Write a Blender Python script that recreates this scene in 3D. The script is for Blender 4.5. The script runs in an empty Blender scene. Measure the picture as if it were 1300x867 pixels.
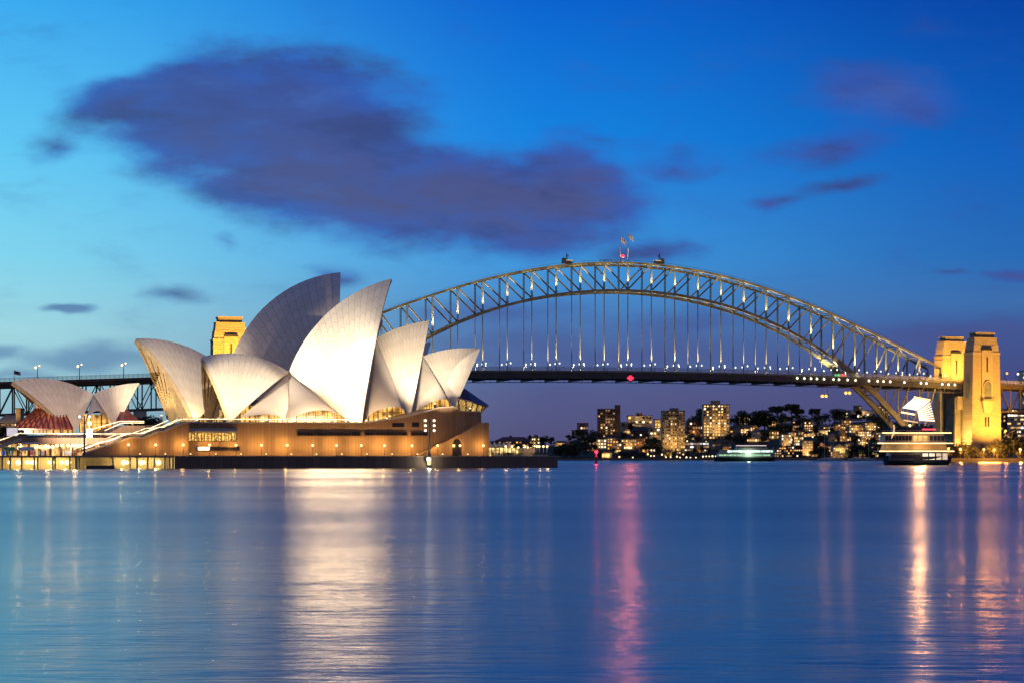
import bpy, bmesh, math, random
import numpy as np
from mathutils import Vector, Matrix
R_ = math.radians
rng = random.Random(7)
SC = bpy.context.scene
COL = SC.collection

# ------------------------------------------------------------------ camera
FPX = 2350.0      # focal length in pixels of the 1300 px wide photograph
HZ = 579.5        # row of the horizon
CAMH = 3.6        # eye height above the water (m)
cam_data = bpy.data.cameras.new("camera")
cam_data.sensor_width = 36.0
cam_data.lens = FPX / 1300.0 * 36.0
cam_data.shift_y = (HZ - 433.5) / 1300.0
cam_data.clip_start = 0.5
cam_data.clip_end = 30000.0
cam = bpy.data.objects.new("camera", cam_data)
cam.location = (0, 0, CAMH)
cam.rotation_euler = (R_(90), 0, 0)
COL.objects.link(cam)
SC.camera = cam

# ------------------------------------------------------------------ exposure
SC.view_settings.view_transform = 'Standard'
SC.view_settings.look = 'None'
SC.view_settings.gamma = 1.0
SC.view_settings.use_curve_mapping = False
SC.view_settings.exposure = 0.0
try:
    SC.cycles.use_denoising = True
    SC.cycles.max_bounces = 4
    SC.cycles.diffuse_bounces = 2
    SC.cycles.glossy_bounces = 2
    SC.cycles.transmission_bounces = 2
    SC.cycles.transparent_max_bounces = 4
    SC.cycles.sample_clamp_indirect = 1.6
    SC.cycles.caustics_reflective = False
    SC.cycles.caustics_refractive = False
    SC.cycles.use_adaptive_sampling = True
    SC.cycles.adaptive_threshold = 0.02
except Exception:
    pass

# ------------------------------------------------------------------ world: dusk sky
world = bpy.data.worlds.new("World")
SC.world = world
world.use_nodes = True
WT = world.node_tree
WT.nodes.clear()
def wn(t, **kw):
    n = WT.nodes.new(t)
    for k, v in kw.items():
        setattr(n, k, v)
    return n
def wl(a, b): WT.links.new(a, b)
def wmath(op, a, b=None, c=None, clamp=False):
    n = wn('ShaderNodeMath', operation=op); n.use_clamp = clamp
    for i, v in enumerate((a, b, c)):
        if v is None: continue
        if isinstance(v, (int, float)): n.inputs[i].default_value = v
        else: wl(v, n.inputs[i])
    return n.outputs[0]
def wramp(fac, stops, interp='EASE'):
    n = wn('ShaderNodeValToRGB'); cr = n.color_ramp; cr.interpolation = interp
    while len(cr.elements) > 1: cr.elements.remove(cr.elements[-1])
    cr.elements[0].position = stops[0][0]; cr.elements[0].color = (*stops[0][1], 1)
    for p, c in stops[1:]:
        e = cr.elements.new(p); e.color = (*c, 1)
    wl(fac, n.inputs[0]); return n.outputs[0]
def wmix(f, a, b):
    n = wn('ShaderNodeMix', data_type='RGBA')
    if isinstance(f, (int, float)): n.inputs[0].default_value = f
    else: wl(f, n.inputs[0])
    for i, v in ((6, a), (7, b)):
        if isinstance(v, tuple): n.inputs[i].default_value = (*v, 1)
        else: wl(v, n.inputs[i])
    return n.outputs[2]
def wsmooth(x, lo, hi):
    n = wn('ShaderNodeMapRange', interpolation_type='SMOOTHSTEP'); wl(x, n.inputs[0])
    n.inputs[1].default_value = lo; n.inputs[2].default_value = hi
    return n.outputs[0]
def lin(r, g, b):
    f = lambda c: (c/255/12.92) if c <= 10 else ((c/255+0.055)/1.055)**2.4
    return (f(r), f(g), f(b))
tc = wn('ShaderNodeTexCoord')
sep = wn('ShaderNodeSeparateXYZ'); wl(tc.outputs['Generated'], sep.inputs[0])
dx, dy, dz = sep.outputs
yy = wmath('MAXIMUM', dy, 0.04)
hyp = wmath('SQRT', wmath('ADD', wmath('MULTIPLY', dx, dx), wmath('MULTIPLY', dy, dy)))
elev = wmath('DIVIDE', dz, wmath('MAXIMUM', hyp, 0.02))         # tangent of the elevation
az = wmath('ARCTAN2', dx, dy)                                   # bearing from the view to the west
zen = wmath('DIVIDE', wmath('MAXIMUM', elev, 0.0), 0.6, clamp=True)   # 0..1 for tan 0..0.6
def vt(row): return max(0.0, (HZ - row) / FPX / 0.6)
left = wramp(zen, [(vt(560), lin(140,180,195)), (vt(470), lin(158,208,220)), (vt(425), lin(160,216,226)), (vt(330), lin(128,212,238)),
                   (vt(200), lin(96,200,244)), (vt(0), lin(52,168,240)), (0.62, lin(18,120,215)), (1.0, lin(8,80,170))], 'LINEAR')
mid = wramp(zen, [(vt(565), lin(82,80,122)), (vt(500), lin(84,92,140)), (vt(430), lin(78,122,180)), (vt(330), lin(62,152,222)),
                  (vt(180), lin(14,132,226)), (vt(0), lin(2,100,208)), (0.62, lin(2,72,165)), (1.0, lin(2,52,130))], 'LINEAR')
right = wramp(zen, [(vt(565), lin(74,72,116)), (vt(490), lin(70,74,126)), (vt(430), lin(60,84,146)), (vt(390), lin(58,108,172)), (vt(330), lin(34,104,182)),
                    (vt(200), lin(8,94,188)), (vt(0), lin(0,62,160)), (0.62, lin(1,44,125)), (1.0, lin(2,34,100))], 'LINEAR')
f1 = wsmooth(az, -0.30, 0.03)
f2 = wsmooth(az, -0.02, 0.30)
sky = wmix(f2, wmix(f1, left, mid), right)
# the east, behind the camera, is already night-blue
back = wsmooth(wmath('ABSOLUTE', az), 0.9, 2.2)
sky = wmix(back, sky, lin(92, 98, 136))

# clouds, drawn out by the wind; bearings and elevations of each bank
U = wmath('ADD', wmath('MULTIPLY', wmath('DIVIDE', dx, yy), FPX), 650.0)
V = wmath('SUBTRACT', HZ, wmath('MULTIPLY', wmath('DIVIDE', dz, yy), FPX))
cmb = wn('ShaderNodeCombineXYZ'); wl(U, cmb.inputs[0]); wl(V, cmb.inputs[1])
def wnoise(sx, sy, scale, detail, rough, off=0.0):
    m = wn('ShaderNodeMapping'); wl(cmb.outputs[0], m.inputs[0])
    m.inputs['Scale'].default_value = (sx, sy, 1); m.inputs['Location'].default_value = (off, off*0.7, off)
    m.inputs['Rotation'].default_value = (0, 0, R_(-10))
    n = wn('ShaderNodeTexNoise'); wl(m.outputs[0], n.inputs['Vector'])
    n.inputs['Scale'].default_value = scale; n.inputs['Detail'].default_value = detail; n.inputs['Roughness'].default_value = rough
    return n
nw = wnoise(0.006, 0.010, 1.0, 3, 0.5, 3.1)
sub = wn('ShaderNodeVectorMath', operation='SUBTRACT'); wl(nw.outputs['Color'], sub.inputs[0]); sub.inputs[1].default_value = (0.5, 0.5, 0.5)
scl = wn('ShaderNodeVectorMath', operation='MULTIPLY'); wl(sub.outputs[0], scl.inputs[0]); scl.inputs[1].default_value = (120, 60, 0)
wp = wn('ShaderNodeVectorMath', operation='ADD'); wl(cmb.outputs[0], wp.inputs[0]); wl(scl.outputs[0], wp.inputs[1])
CLOUDS = [  # centre, radii, rotation (deg, clockwise), weight
    (255,140,195,112,-14,1.0), (385,160,215,130,6,1.05), (455,232,270,100,12,1.0), (605,255,270,80,7,1.0), (725,247,140,82,0,0.92),
    (150,132,135,52,-14,0.8), (330,235,170,66,10,0.7), (75,185,60,34,0,0.42),
    (1125,122,135,58,4,0.66), (1040,193,150,36,-6,0.5), (858,205,95,38,0,0.5), (1070,238,105,24,-5,0.44), (990,255,60,18,0,0.5), (830,318,110,28,0,0.55), (760,180,120,26,5,0.3),
    (215,378,75,20,0,0.5), (85,400,45,11,0,0.7), (285,305,34,20,0,0.3), (435,346,70,18,14,0.45), (1275,355,80,13,3,0.7), (1190,350,40,10,0,0.4),
    (125,460,150,30,0,0.62), (20,478,90,18,0,0.45), (0,447,70,18,0,0.7), (760,440,420,80,0,0.5), (640,395,150,46,0,0.5), (1230,432,260,34,0,0.55), (900,405,160,30,0,0.45)]
acc = None
for (cx, cy, rx, ry, ro, wgt) in CLOUDS:
    m = wn('ShaderNodeMapping', vector_type='TEXTURE'); wl(wp.outputs[0], m.inputs[0])
    m.inputs['Location'].default_value = (cx, cy, 0); m.inputs['Rotation'].default_value = (0, 0, R_(ro)); m.inputs['Scale'].default_value = (rx, ry, 1)
    g = wn('ShaderNodeTexGradient', gradient_type='SPHERICAL'); wl(m.outputs[0], g.inputs[0])
    v = wmath('MULTIPLY', g.outputs['Fac'], wgt)
    acc = v if acc is None else wmath('SMOOTH_MAX', acc, v, 0.12)
fb = wnoise(0.008, 0.020, 1.0, 6, 0.58, 11.0)
fine = wnoise(0.009, 0.030, 1.0, 3, 0.5, 5.0)
dens = wmath('ADD', acc, wmath('MULTIPLY', wmath('SUBTRACT', fb.outputs['Fac'], 0.5), 0.62))
dens = wmath('ADD', dens, wmath('MULTIPLY', wmath('SUBTRACT', fine.outputs['Fac'], 0.5), 0.13))
calpha = wsmooth(dens, 0.06, 0.52)
calpha = wmath('MULTIPLY', calpha, wmath('MULTIPLY', wsmooth(acc, 0.0, 0.10), wmath('SUBTRACT', 1.0, back)))
lowc = wsmooth(V, 300.0, 470.0)
ccol = wmix(wmath('ADD', wsmooth(dens, 0.15, 0.9), wmath('MULTIPLY', wmath('SUBTRACT', fine.outputs['Fac'], 0.5), 1.1), clamp=True), lin(46, 90, 182), wmix(wsmooth(V, 90.0, 270.0), lin(58, 74, 146), lin(76, 77, 128)))
big = wnoise(0.004, 0.012, 1.0, 5, 0.6, 23.0)
ccol = wmix(wmath('MULTIPLY', wsmooth(big.outputs['Fac'], 0.46, 0.66), 0.8), ccol, lin(54, 60, 114))
ccol = wmix(wmath('MULTIPLY', wsmooth(big.outputs['Fac'], 0.46, 0.30), 0.55), ccol, lin(66, 98, 176))
ccol = wmix(lowc, ccol, wmix(f1, lin(72, 116, 170), lin(72, 82, 138)))
sky = wmix(wmath('MULTIPLY', calpha, wmix(lowc, (0.92,)*3, (0.62,)*3)), sky, ccol)
# below the horizon
sky = wmix(wsmooth(elev, -0.10, -0.002), lin(40, 48, 80), sky)
nish = wn('ShaderNodeTexSky', sky_type='NISHITA')
nish.sun_disc = False
nish.sun_elevation = R_(0.5)
nish.sun_rotation = R_(-60)
bg1 = wn('ShaderNodeBackground'); wl(sky, bg1.inputs[0]); bg1.inputs[1].default_value = 1.0
bg2 = wn('ShaderNodeBackground'); wl(nish.outputs[0], bg2.inputs[0]); bg2.inputs[1].default_value = 0.004
addw = wn('ShaderNodeAddShader'); wl(bg1.outputs[0], addw.inputs[0]); wl(bg2.outputs[0], addw.inputs[1])
wo = wn('ShaderNodeOutputWorld'); wl(addw.outputs[0], wo.inputs[0])
try:
    world.cycles.sampling_method = 'MANUAL'; world.cycles.sample_map_resolution = 512
except Exception: pass

# the last of the sun, already under the western horizon: a faint soft glow from the left
sun_d = bpy.data.lights.new("sun", 'SUN'); sun_d.energy = 0.04; sun_d.angle = R_(20); sun_d.color = (1.0, 0.78, 0.62)
sun_o = bpy.data.objects.new("sun", sun_d); COL.objects.link(sun_o)
sun_o.rotation_euler = (R_(84), 0, R_(60))
sun_o.location = (-3000, 2000, 600)

# ------------------------------------------------------------------ helpers
WLOC = {}
def px3(px, py, Y):
    return Vector(((px - 650) / FPX * Y, Y, CAMH + (HZ - py) / FPX * Y))
def tag(o, label=None, cat=None, group=None, kind=None):
    if label: o['label'] = label
    if cat: o['category'] = cat
    if group: o['group'] = group
    if kind: o['kind'] = kind
    return o
def thing(name, label, cat, loc=(0, 0, 0), rz=0.0, group=None):
    o = bpy.data.objects.new(name, None); COL.objects.link(o)
    o.empty_display_size = 1.0
    o.location = loc; o.rotation_euler = (0, 0, rz)
    WLOC[o.name] = Vector(loc) if rz == 0 else None
    return tag(o, label, cat, group)
class MB:
    """collects shapes, then links them as ONE mesh object"""
    def __init__(self): self.v = []; self.f = []; self.m = []; self.uv = {}; self.sm = []
    def face(self, pts, mi=0, uv=None, smooth=False):
        n = len(self.v); self.v += [tuple(p) for p in pts]
        if uv: self.uv[len(self.f)] = uv
        self.f.append(tuple(range(n, n+len(pts)))); self.m.append(mi); self.sm.append(smooth)
    def hexa(self, p, mi=0):
        n = len(self.v); self.v += [tuple(q) for q in p]
        for q in ((0,3,2,1),(4,5,6,7),(0,1,5,4),(1,2,6,5),(2,3,7,6),(3,0,4,7)):
            self.f.append(tuple(n+i for i in q)); self.m.append(mi); self.sm.append(False)
    def box(self, c, s, ax=None, mi=0, taper=1.0):
        c = Vector(c); X = Vector((1,0,0)); Y = Vector((0,1,0)); Z = Vector((0,0,1))
        if ax is not None: X, Y = Vector(ax[0]), Vector(ax[1])
        hx, hy, hz = s[0]/2, s[1]/2, s[2]/2
        t = taper
        b = [c + X*(sx*hx) + Y*(sy*hy) - Z*hz for sx, sy in ((-1,-1),(1,-1),(1,1),(-1,1))]
        u = [c + X*(sx*hx*t) + Y*(sy*hy*t) + Z*hz for sx, sy in ((-1,-1),(1,-1),(1,1),(-1,1))]
        self.hexa(b + u, mi)
    def bar(self, a, b, w, h=None, side=None, mi=0):
        a = Vector(a); b = Vector(b); h = h or w
        d = (b-a).normalized()
        s = Vector(side) if side is not None else d.cross(Vector((0,0,1)))
        s = s - d*s.dot(d)
        if s.length < 1e-5: s = d.cross(Vector((1,0,0)))
        s.normalize(); u = s.cross(d).normalized()
        q = [(-1,-1),(1,-1),(1,1),(-1,1)]
        self.hexa([a + s*(x*w/2) + u*(y*h/2) for x, y in q] + [b + s*(x*w/2) + u*(y*h/2) for x, y in q], mi)
    def tube(self, a, b, r0, r1=None, n=8, mi=0, cap=True):
        a = Vector(a); b = Vector(b); r1 = r0 if r1 is None else r1
        d = (b-a).normalized(); s = d.cross(Vector((0,0,1)))
        if s.length < 1e-4: s = Vector((1,0,0))
        s.normalize(); u = s.cross(d)
        k = len(self.v)
        for p, r in ((a, r0), (b, r1)):
            for i in range(n):
                t = 2*math.pi*i/n
                self.v.append(tuple(p + s*(r*math.cos(t)) + u*(r*math.sin(t))))
        for i in range(n):
            j = (i+1) % n
            self.f.append((k+i, k+j, k+n+j, k+n+i)); self.m.append(mi); self.sm.append(True)
        if cap:
            self.f.append(tuple(k+i for i in reversed(range(n)))); self.m.append(mi); self.sm.append(False)
            self.f.append(tuple(k+n+i for i in range(n))); self.m.append(mi); self.sm.append(False)
    def lathe(self, c, prof, n=10, mi=0):
        c = Vector(c); k = len(self.v)
        for r, z in prof:
            for i in range(n):
                t = 2*math.pi*i/n
                self.v.append((c.x + r*math.cos(t), c.y + r*math.sin(t), c.z + z))
        for a in range(len(prof)-1):
            for i in range(n):
                j = (i+1) % n
                self.f.append((k+a*n+i, k+a*n+j, k+(a+1)*n+j, k+(a+1)*n+i)); self.m.append(mi); self.sm.append(True)
    def ball(self, c, r, n=8, mi=0, zs=1.0):
        m = max(4, n//2)
        self.lathe(c, [(max(1e-3, r*math.sin(math.pi*i/m)), -zs*r*math.cos(math.pi*i/m)) for i in range(m+1)], n, mi)
    def prism(self, poly, mi=0, off=None):
        """poly: ring of 3D points; off: vector"""
        a = [Vector(p) for p in poly]; off = Vector(off); b = [p+off for p in a]
        n = len(a); k = len(self.v); self.v += [tuple(p) for p in a+b]
        self.f.append(tuple(range(k, k+n))); self.m.append(mi); self.sm.append(False)
        self.f.append(tuple(reversed(range(k+n, k+2*n)))); self.m.append(mi); self.sm.append(False)
        for i in range(n):
            j = (i+1) % n
            self.f.append((k+j, k+i, k+n+i, k+n+j)); self.m.append(mi); self.sm.append(False)
    def grid(self, P, mi=0, uv=None, smooth=True, flip=False):
        a = len(P); b = len(P[0]); k = len(self.v)
        for row in P: self.v += [tuple(p) for p in row]
        for i in range(a-1):
            for j in range(b-1):
                q = [(i,j),(i+1,j),(i+1,j+1),(i,j+1)]
                if flip: q.reverse()
                if uv: self.uv[len(self.f)] = [uv[x][y] for x, y in q]
                self.f.append(tuple(k+x*b+y for x, y in q)); self.m.append(mi); self.sm.append(smooth)
    def mesh(self, name, mats, org=Vector((0,0,0))):
        me = bpy.data.meshes.new(name)
        o = org
        me.from_pydata([(x-o.x, y-o.y, z-o.z) for x, y, z in self.v], [], self.f)
        if not isinstance(mats, (list, tuple)): mats = [mats]
        for m in mats: me.materials.append(m)
        me.polygons.foreach_set('material_index', self.m)
        me.polygons.foreach_set('use_smooth', self.sm)
        if self.uv:
            l = me.uv_layers.new(name='UVMap')
            for fi, uvs in self.uv.items():
                for li, u in zip(me.polygons[fi].loop_indices, uvs): l.data[li].uv = u
        me.update()
        return me
    def build(self, name, mats, parent=None, org=None):
        """parent None: top-level mesh standing at org"""
        if parent is not None:
            o_ = WLOC.get(parent.name) or Vector((0,0,0))
        else:
            o_ = Vector(org) if org is not None else Vector((0,0,0))
        ob = bpy.data.objects.new(name, self.mesh(name, mats, o_))
        COL.objects.link(ob)
        if parent is not None:
            ob.parent = parent; WLOC[ob.name] = o_
        else:
            ob.location = o_; WLOC[ob.name] = o_
        return ob
def kids(o): return [c for c in COL.objects if c.parent == o]
CHILD = {}
def copy_tree(o, loc=None, rz=None, parent=None):
    c = o.copy(); COL.objects.link(c); c.parent = parent
    if loc is not None: c.location = loc
    if rz is not None: c.rotation_euler = (0, 0, rz)
    if o.name not in CHILD: CHILD[o.name] = [c_ for c_ in o.children if c_.type != 'LIGHT']
    for ch in CHILD[o.name]: copy_tree(ch, parent=c)
    return c
def lamp(kind, name, loc, energy, color, parent=None, target=None, size=60, blend=0.5, radius=0.3):
    d = bpy.data.lights.new(name, kind); d.energy = energy; d.color = color
    d.shadow_soft_size = radius
    if kind == 'SPOT': d.spot_size = R_(size); d.spot_blend = blend
    o = bpy.data.objects.new(name, d); COL.objects.link(o)
    off = (WLOC.get(parent.name) or Vector((0,0,0))) if parent is not None else Vector((0,0,0))
    o.location = Vector(loc) - off
    if target is not None:
        o.rotation_euler = (Vector(target) - Vector(loc)).to_track_quat('-Z', 'Y').to_euler()
    if parent is not None: o.parent = parent
    return o
ORD = ['first','second','third','fourth','fifth','sixth','seventh','eighth','ninth','tenth','eleventh','twelfth','thirteenth','fourteenth','fifteenth','sixteenth','seventeenth','eighteenth','nineteenth','twentieth',
       'twenty-first','twenty-second','twenty-third','twenty-fourth','twenty-fifth','twenty-sixth','twenty-seventh','twenty-eighth','twenty-ninth','thirtieth']

# ------------------------------------------------------------------ materials
def nodes_of(name):
    m = bpy.data.materials.new(name); m.use_nodes = True
    nt = m.node_tree
    return m, nt, nt.nodes['Principled BSDF']
def vary(nt, b, col, var, scale, stretch=(1,1,1), detail=4):
    tcn = nt.nodes.new('ShaderNodeTexCoord'); mp = nt.nodes.new('ShaderNodeMapping')
    nt.links.new(tcn.outputs['Object'], mp.inputs[0]); mp.inputs['Scale'].default_value = stretch
    n = nt.nodes.new('ShaderNodeTexNoise'); nt.links.new(mp.outputs[0], n.inputs['Vector'])
    n.inputs['Scale'].default_value = scale; n.inputs['Detail'].default_value = detail; n.inputs['Roughness'].default_value = 0.6
    r = nt.nodes.new('ShaderNodeValToRGB'); nt.links.new(n.outputs['Fac'], r.inputs[0])
    r.color_ramp.elements[0].position = 0.3; r.color_ramp.elements[1].position = 0.7
    r.color_ramp.elements[0].color = (*[max(0, c*(1-var)) for c in col], 1)
    r.color_ramp.elements[1].color = (*[min(1, c*(1+var)) for c in col], 1)
    nt.links.new(r.outputs[0], b.inputs['Base Color'])
    return n, r
def pm(name, col, rough=0.6, var=0.2, scale=0.6, metal=0.0, stretch=(1,1,1)):
    m, nt, b = nodes_of(name)
    vary(nt, b, col, var, scale, stretch)
    b.inputs['Roughness'].default_value = rough; b.inputs['Metallic'].default_value = metal
    return m
def em(name, col, strength, var=0.0, scale=0.3, sample=False, base=(0.1,0.1,0.1)):
    m, nt, b = nodes_of(name)
    b.inputs['Base Color'].default_value = (*base, 1)
    b.inputs['Emission Color'].default_value = (*col, 1)
    b.inputs['Emission Strength'].default_value = strength
    tcn = nt.nodes.new('ShaderNodeTexCoord')
    n = nt.nodes.new('ShaderNodeTexNoise'); nt.links.new(tcn.outputs['Object'], n.inputs['Vector'])
    n.inputs['Scale'].default_value = scale; n.inputs['Detail'].default_value = 3
    mr = nt.nodes.new('ShaderNodeMapRange'); nt.links.new(n.outputs['Fac'], mr.inputs[0])
    mr.inputs[1].default_value = 0.3; mr.inputs[2].default_value = 0.7
    mr.inputs[3].default_value = strength*(1-var); mr.inputs[4].default_value = strength*(1+var)
    nt.links.new(mr.outputs[0], b.inputs['Emission Strength'])
    try: m.cycles.emission_sampling = 'AUTO' if sample else 'NONE'
    except Exception: pass
    return m
M = {}
def mth(nt, op, a, b=None, clamp=False):
    n = nt.nodes.new('ShaderNodeMath'); n.operation = op; n.use_clamp = clamp
    for i, v in enumerate((a, b)):
        if v is None: continue
        if isinstance(v, (int, float)): n.inputs[i].default_value = v
        else: nt.links.new(v, n.inputs[i])
    return n.outputs[0]
def mixc(nt, f, a, b):
    n = nt.nodes.new('ShaderNodeMix'); n.data_type = 'RGBA'
    if isinstance(f, (int, float)): n.inputs[0].default_value = f
    else: nt.links.new(f, n.inputs[0])
    for i, v in ((6, a), (7, b)):
        if isinstance(v, tuple): n.inputs[i].default_value = (*v, 1)
        else: nt.links.new(v, n.inputs[i])
    return n.outputs[2]
def tile_mat():
    """glazed tile lids in chevron rows along the ribs (UV: x = rib, y = lid)"""
    m, nt, b = nodes_of('glazed_white_tiles')
    uv = nt.nodes.new('ShaderNodeUVMap'); s = nt.nodes.new('ShaderNodeSeparateXYZ'); nt.links.new(uv.outputs[0], s.inputs[0])
    fx = mth(nt, 'FRACT', s.outputs[0]); tri = mth(nt, 'ABSOLUTE', mth(nt, 'SUBTRACT', fx, 0.5))
    ry = mth(nt, 'ADD', s.outputs[1], mth(nt, 'MULTIPLY', tri, 0.9)); fy = mth(nt, 'FRACT', ry)
    lx = mth(nt, 'GREATER_THAN', tri, 0.455)
    ly = mth(nt, 'LESS_THAN', fy, 0.07)
    line = mth(nt, 'MAXIMUM', lx, ly)
    cell = nt.nodes.new('ShaderNodeCombineXYZ')
    nt.links.new(mth(nt, 'FLOOR', s.outputs[0]), cell.inputs[0]); nt.links.new(mth(nt, 'FLOOR', ry), cell.inputs[1])
    wnz = nt.nodes.new('ShaderNodeTexWhiteNoise'); nt.links.new(cell.outputs[0], wnz.inputs['Vector'])
    base = mixc(nt, wnz.outputs['Value'], (0.655, 0.61, 0.53), (0.735, 0.695, 0.615))
    tcn = nt.nodes.new('ShaderNodeTexCoord'); n = nt.nodes.new('ShaderNodeTexNoise'); nt.links.new(tcn.outputs['Object'], n.inputs['Vector'])
    n.inputs['Scale'].default_value = 0.12; n.inputs['Detail'].default_value = 5
    base = mixc(nt, mth(nt, 'MULTIPLY', n.outputs['Fac'], 0.3), base, (0.55, 0.50, 0.44))
    nt.links.new(mixc(nt, mth(nt, 'MULTIPLY', line, 0.75), base, (0.43, 0.39, 0.33)), b.inputs['Base Color'])
    b.inputs['Roughness'].default_value = 0.42
    return m
def panel_mat(name, dirv, c0, c1, seam, w=1.3, rough=0.7, hseam=None):
    """precast slabs standing side by side; slab width w along dirv"""
    m, nt, b = nodes_of(name)
    g = nt.nodes.new('ShaderNodeNewGeometry')
    d = nt.nodes.new('ShaderNodeVectorMath'); d.operation = 'DOT_PRODUCT'; nt.links.new(g.outputs['Position'], d.inputs[0]); d.inputs[1].default_value = dirv
    q = mth(nt, 'DIVIDE', d.outputs['Value'], w)
    wnz = nt.nodes.new('ShaderNodeTexWhiteNoise'); wnz.noise_dimensions = '1D'; nt.links.new(mth(nt, 'FLOOR', q), wnz.inputs['W'])
    tcn = nt.nodes.new('ShaderNodeTexCoord')
    mp = nt.nodes.new('ShaderNodeMapping'); nt.links.new(tcn.outputs['Object'], mp.inputs[0]); mp.inputs['Scale'].default_value = (1, 1, 0.15)
    n = nt.nodes.new('ShaderNodeTexNoise'); nt.links.new(mp.outputs[0], n.inputs['Vector'])
    n.inputs['Scale'].default_value = 0.7; n.inputs['Detail'].default_value = 6; n.inputs['Roughness'].default_value = 0.65
    f = mth(nt, 'ADD', mth(nt, 'MULTIPLY', wnz.outputs['Value'], 0.5), mth(nt, 'MULTIPLY', n.outputs['Fac'], 0.5), clamp=True)
    base = mixc(nt, f, c0, c1)
    line = mth(nt, 'LESS_THAN', mth(nt, 'FRACT', q), 0.07)
    nt.links.new(mixc(nt, mth(nt, 'MULTIPLY', line, 0.8), base, seam), b.inputs['Base Color'])
    b.inputs['Roughness'].default_value = rough
    return m
def stone_mat(name, dirv, c0, c1, mortar, bw=2.2, bh=1.0):
    m, nt, b = nodes_of(name)
    g = nt.nodes.new('ShaderNodeNewGeometry')
    d = nt.nodes.new('ShaderNodeVectorMath'); d.operation = 'DOT_PRODUCT'; nt.links.new(g.outputs['Position'], d.inputs[0]); d.inputs[1].default_value = dirv
    s = nt.nodes.new('ShaderNodeSeparateXYZ'); nt.links.new(g.outputs['Position'], s.inputs[0])
    c = nt.nodes.new('ShaderNodeCombineXYZ'); nt.links.new(d.outputs['Value'], c.inputs[0]); nt.links.new(s.outputs[2], c.inputs[1])
    br = nt.nodes.new('ShaderNodeTexBrick'); nt.links.new(c.outputs[0], br.inputs['Vector'])
    br.inputs['Color1'].default_value = (*c0, 1); br.inputs['Color2'].default_value = (*c1, 1); br.inputs['Mortar'].default_value = (*mortar, 1)
    br.inputs['Scale'].default_value = 1.0; br.inputs['Brick Width'].default_value = bw; br.inputs['Row Height'].default_value = bh
    br.inputs['Mortar Size'].default_value = 0.06; br.inputs['Bias'].default_value = -0.1
    tcn = nt.nodes.new('ShaderNodeTexCoord'); n = nt.nodes.new('ShaderNodeTexNoise'); nt.links.new(tcn.outputs['Object'], n.inputs['Vector'])
    n.inputs['Scale'].default_value = 0.25; n.inputs['Detail'].default_value = 6
    nt.links.new(mixc(nt, mth(nt, 'MULTIPLY', n.outputs['Fac'], 0.45), br.outputs['Color'], tuple(x*0.6 for x in c0)), b.inputs['Base Color'])
    bp = nt.nodes.new('ShaderNodeBump'); bp.inputs['Distance'].default_value = 0.25; bp.inputs['Strength'].default_value = 0.8
    n2 = nt.nodes.new('ShaderNodeTexNoise'); nt.links.new(tcn.outputs['Object'], n2.inputs['Vector']); n2.inputs['Scale'].default_value = 0.8; n2.inputs['Detail'].default_value = 4
    nt.links.new(mth(nt, 'ADD', mth(nt, 'MULTIPLY', br.outputs['Fac'], -0.6), n2.outputs['Fac']), bp.inputs['Height'])
    nt.links.new(bp.outputs[0], b.inputs['Normal'])
    b.inputs['Roughness'].default_value = 0.85
    return m
def glow_glass(name, dirv, col, strength, mull=1.6, frac=0.12, var=0.6, scale=0.35, frame=(0.05, 0.035, 0.02)):
    """a lit room behind mullioned glass"""
    m, nt, b = nodes_of(name)
    g = nt.nodes.new('ShaderNodeNewGeometry')
    d = nt.nodes.new('ShaderNodeVectorMath'); d.operation = 'DOT_PRODUCT'; nt.links.new(g.outputs['Position'], d.inputs[0]); d.inputs[1].default_value = dirv
    fr = mth(nt, 'FRACT', mth(nt, 'DIVIDE', d.outputs['Value'], mull))
    pane = mth(nt, 'GREATER_THAN', fr, frac)
    n = nt.nodes.new('ShaderNodeTexNoise'); nt.links.new(g.outputs['Position'], n.inputs['Vector']); n.inputs['Scale'].default_value = scale; n.inputs['Detail'].default_value = 4
    mr = nt.nodes.new('ShaderNodeMapRange'); nt.links.new(n.outputs['Fac'], mr.inputs[0]); mr.inputs[1].default_value = 0.35; mr.inputs[2].default_value = 0.65
    mr.inputs[3].default_value = strength*(1-var); mr.inputs[4].default_value = strength*(1+var)
    nt.links.new(mth(nt, 'MULTIPLY', mr.outputs[0], pane), b.inputs['Emission Strength'])
    b.inputs['Emission Color'].default_value = (*col, 1)
    b.inputs['Base Color'].default_value = (*frame, 1); b.inputs['Roughness'].default_value = 0.15
    try: m.cycles.emission_sampling = 'NONE'
    except Exception: pass
    return m
def leaf_mat(name, c0, c1):
    m, nt, b = nodes_of(name)
    g = nt.nodes.new('ShaderNodeNewGeometry')
    base = mixc(nt, g.outputs['Random Per Island'], c0, c1)
    nt.links.new(base, b.inputs['Base Color']); b.inputs['Roughness'].default_value = 0.75
    return m
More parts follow.
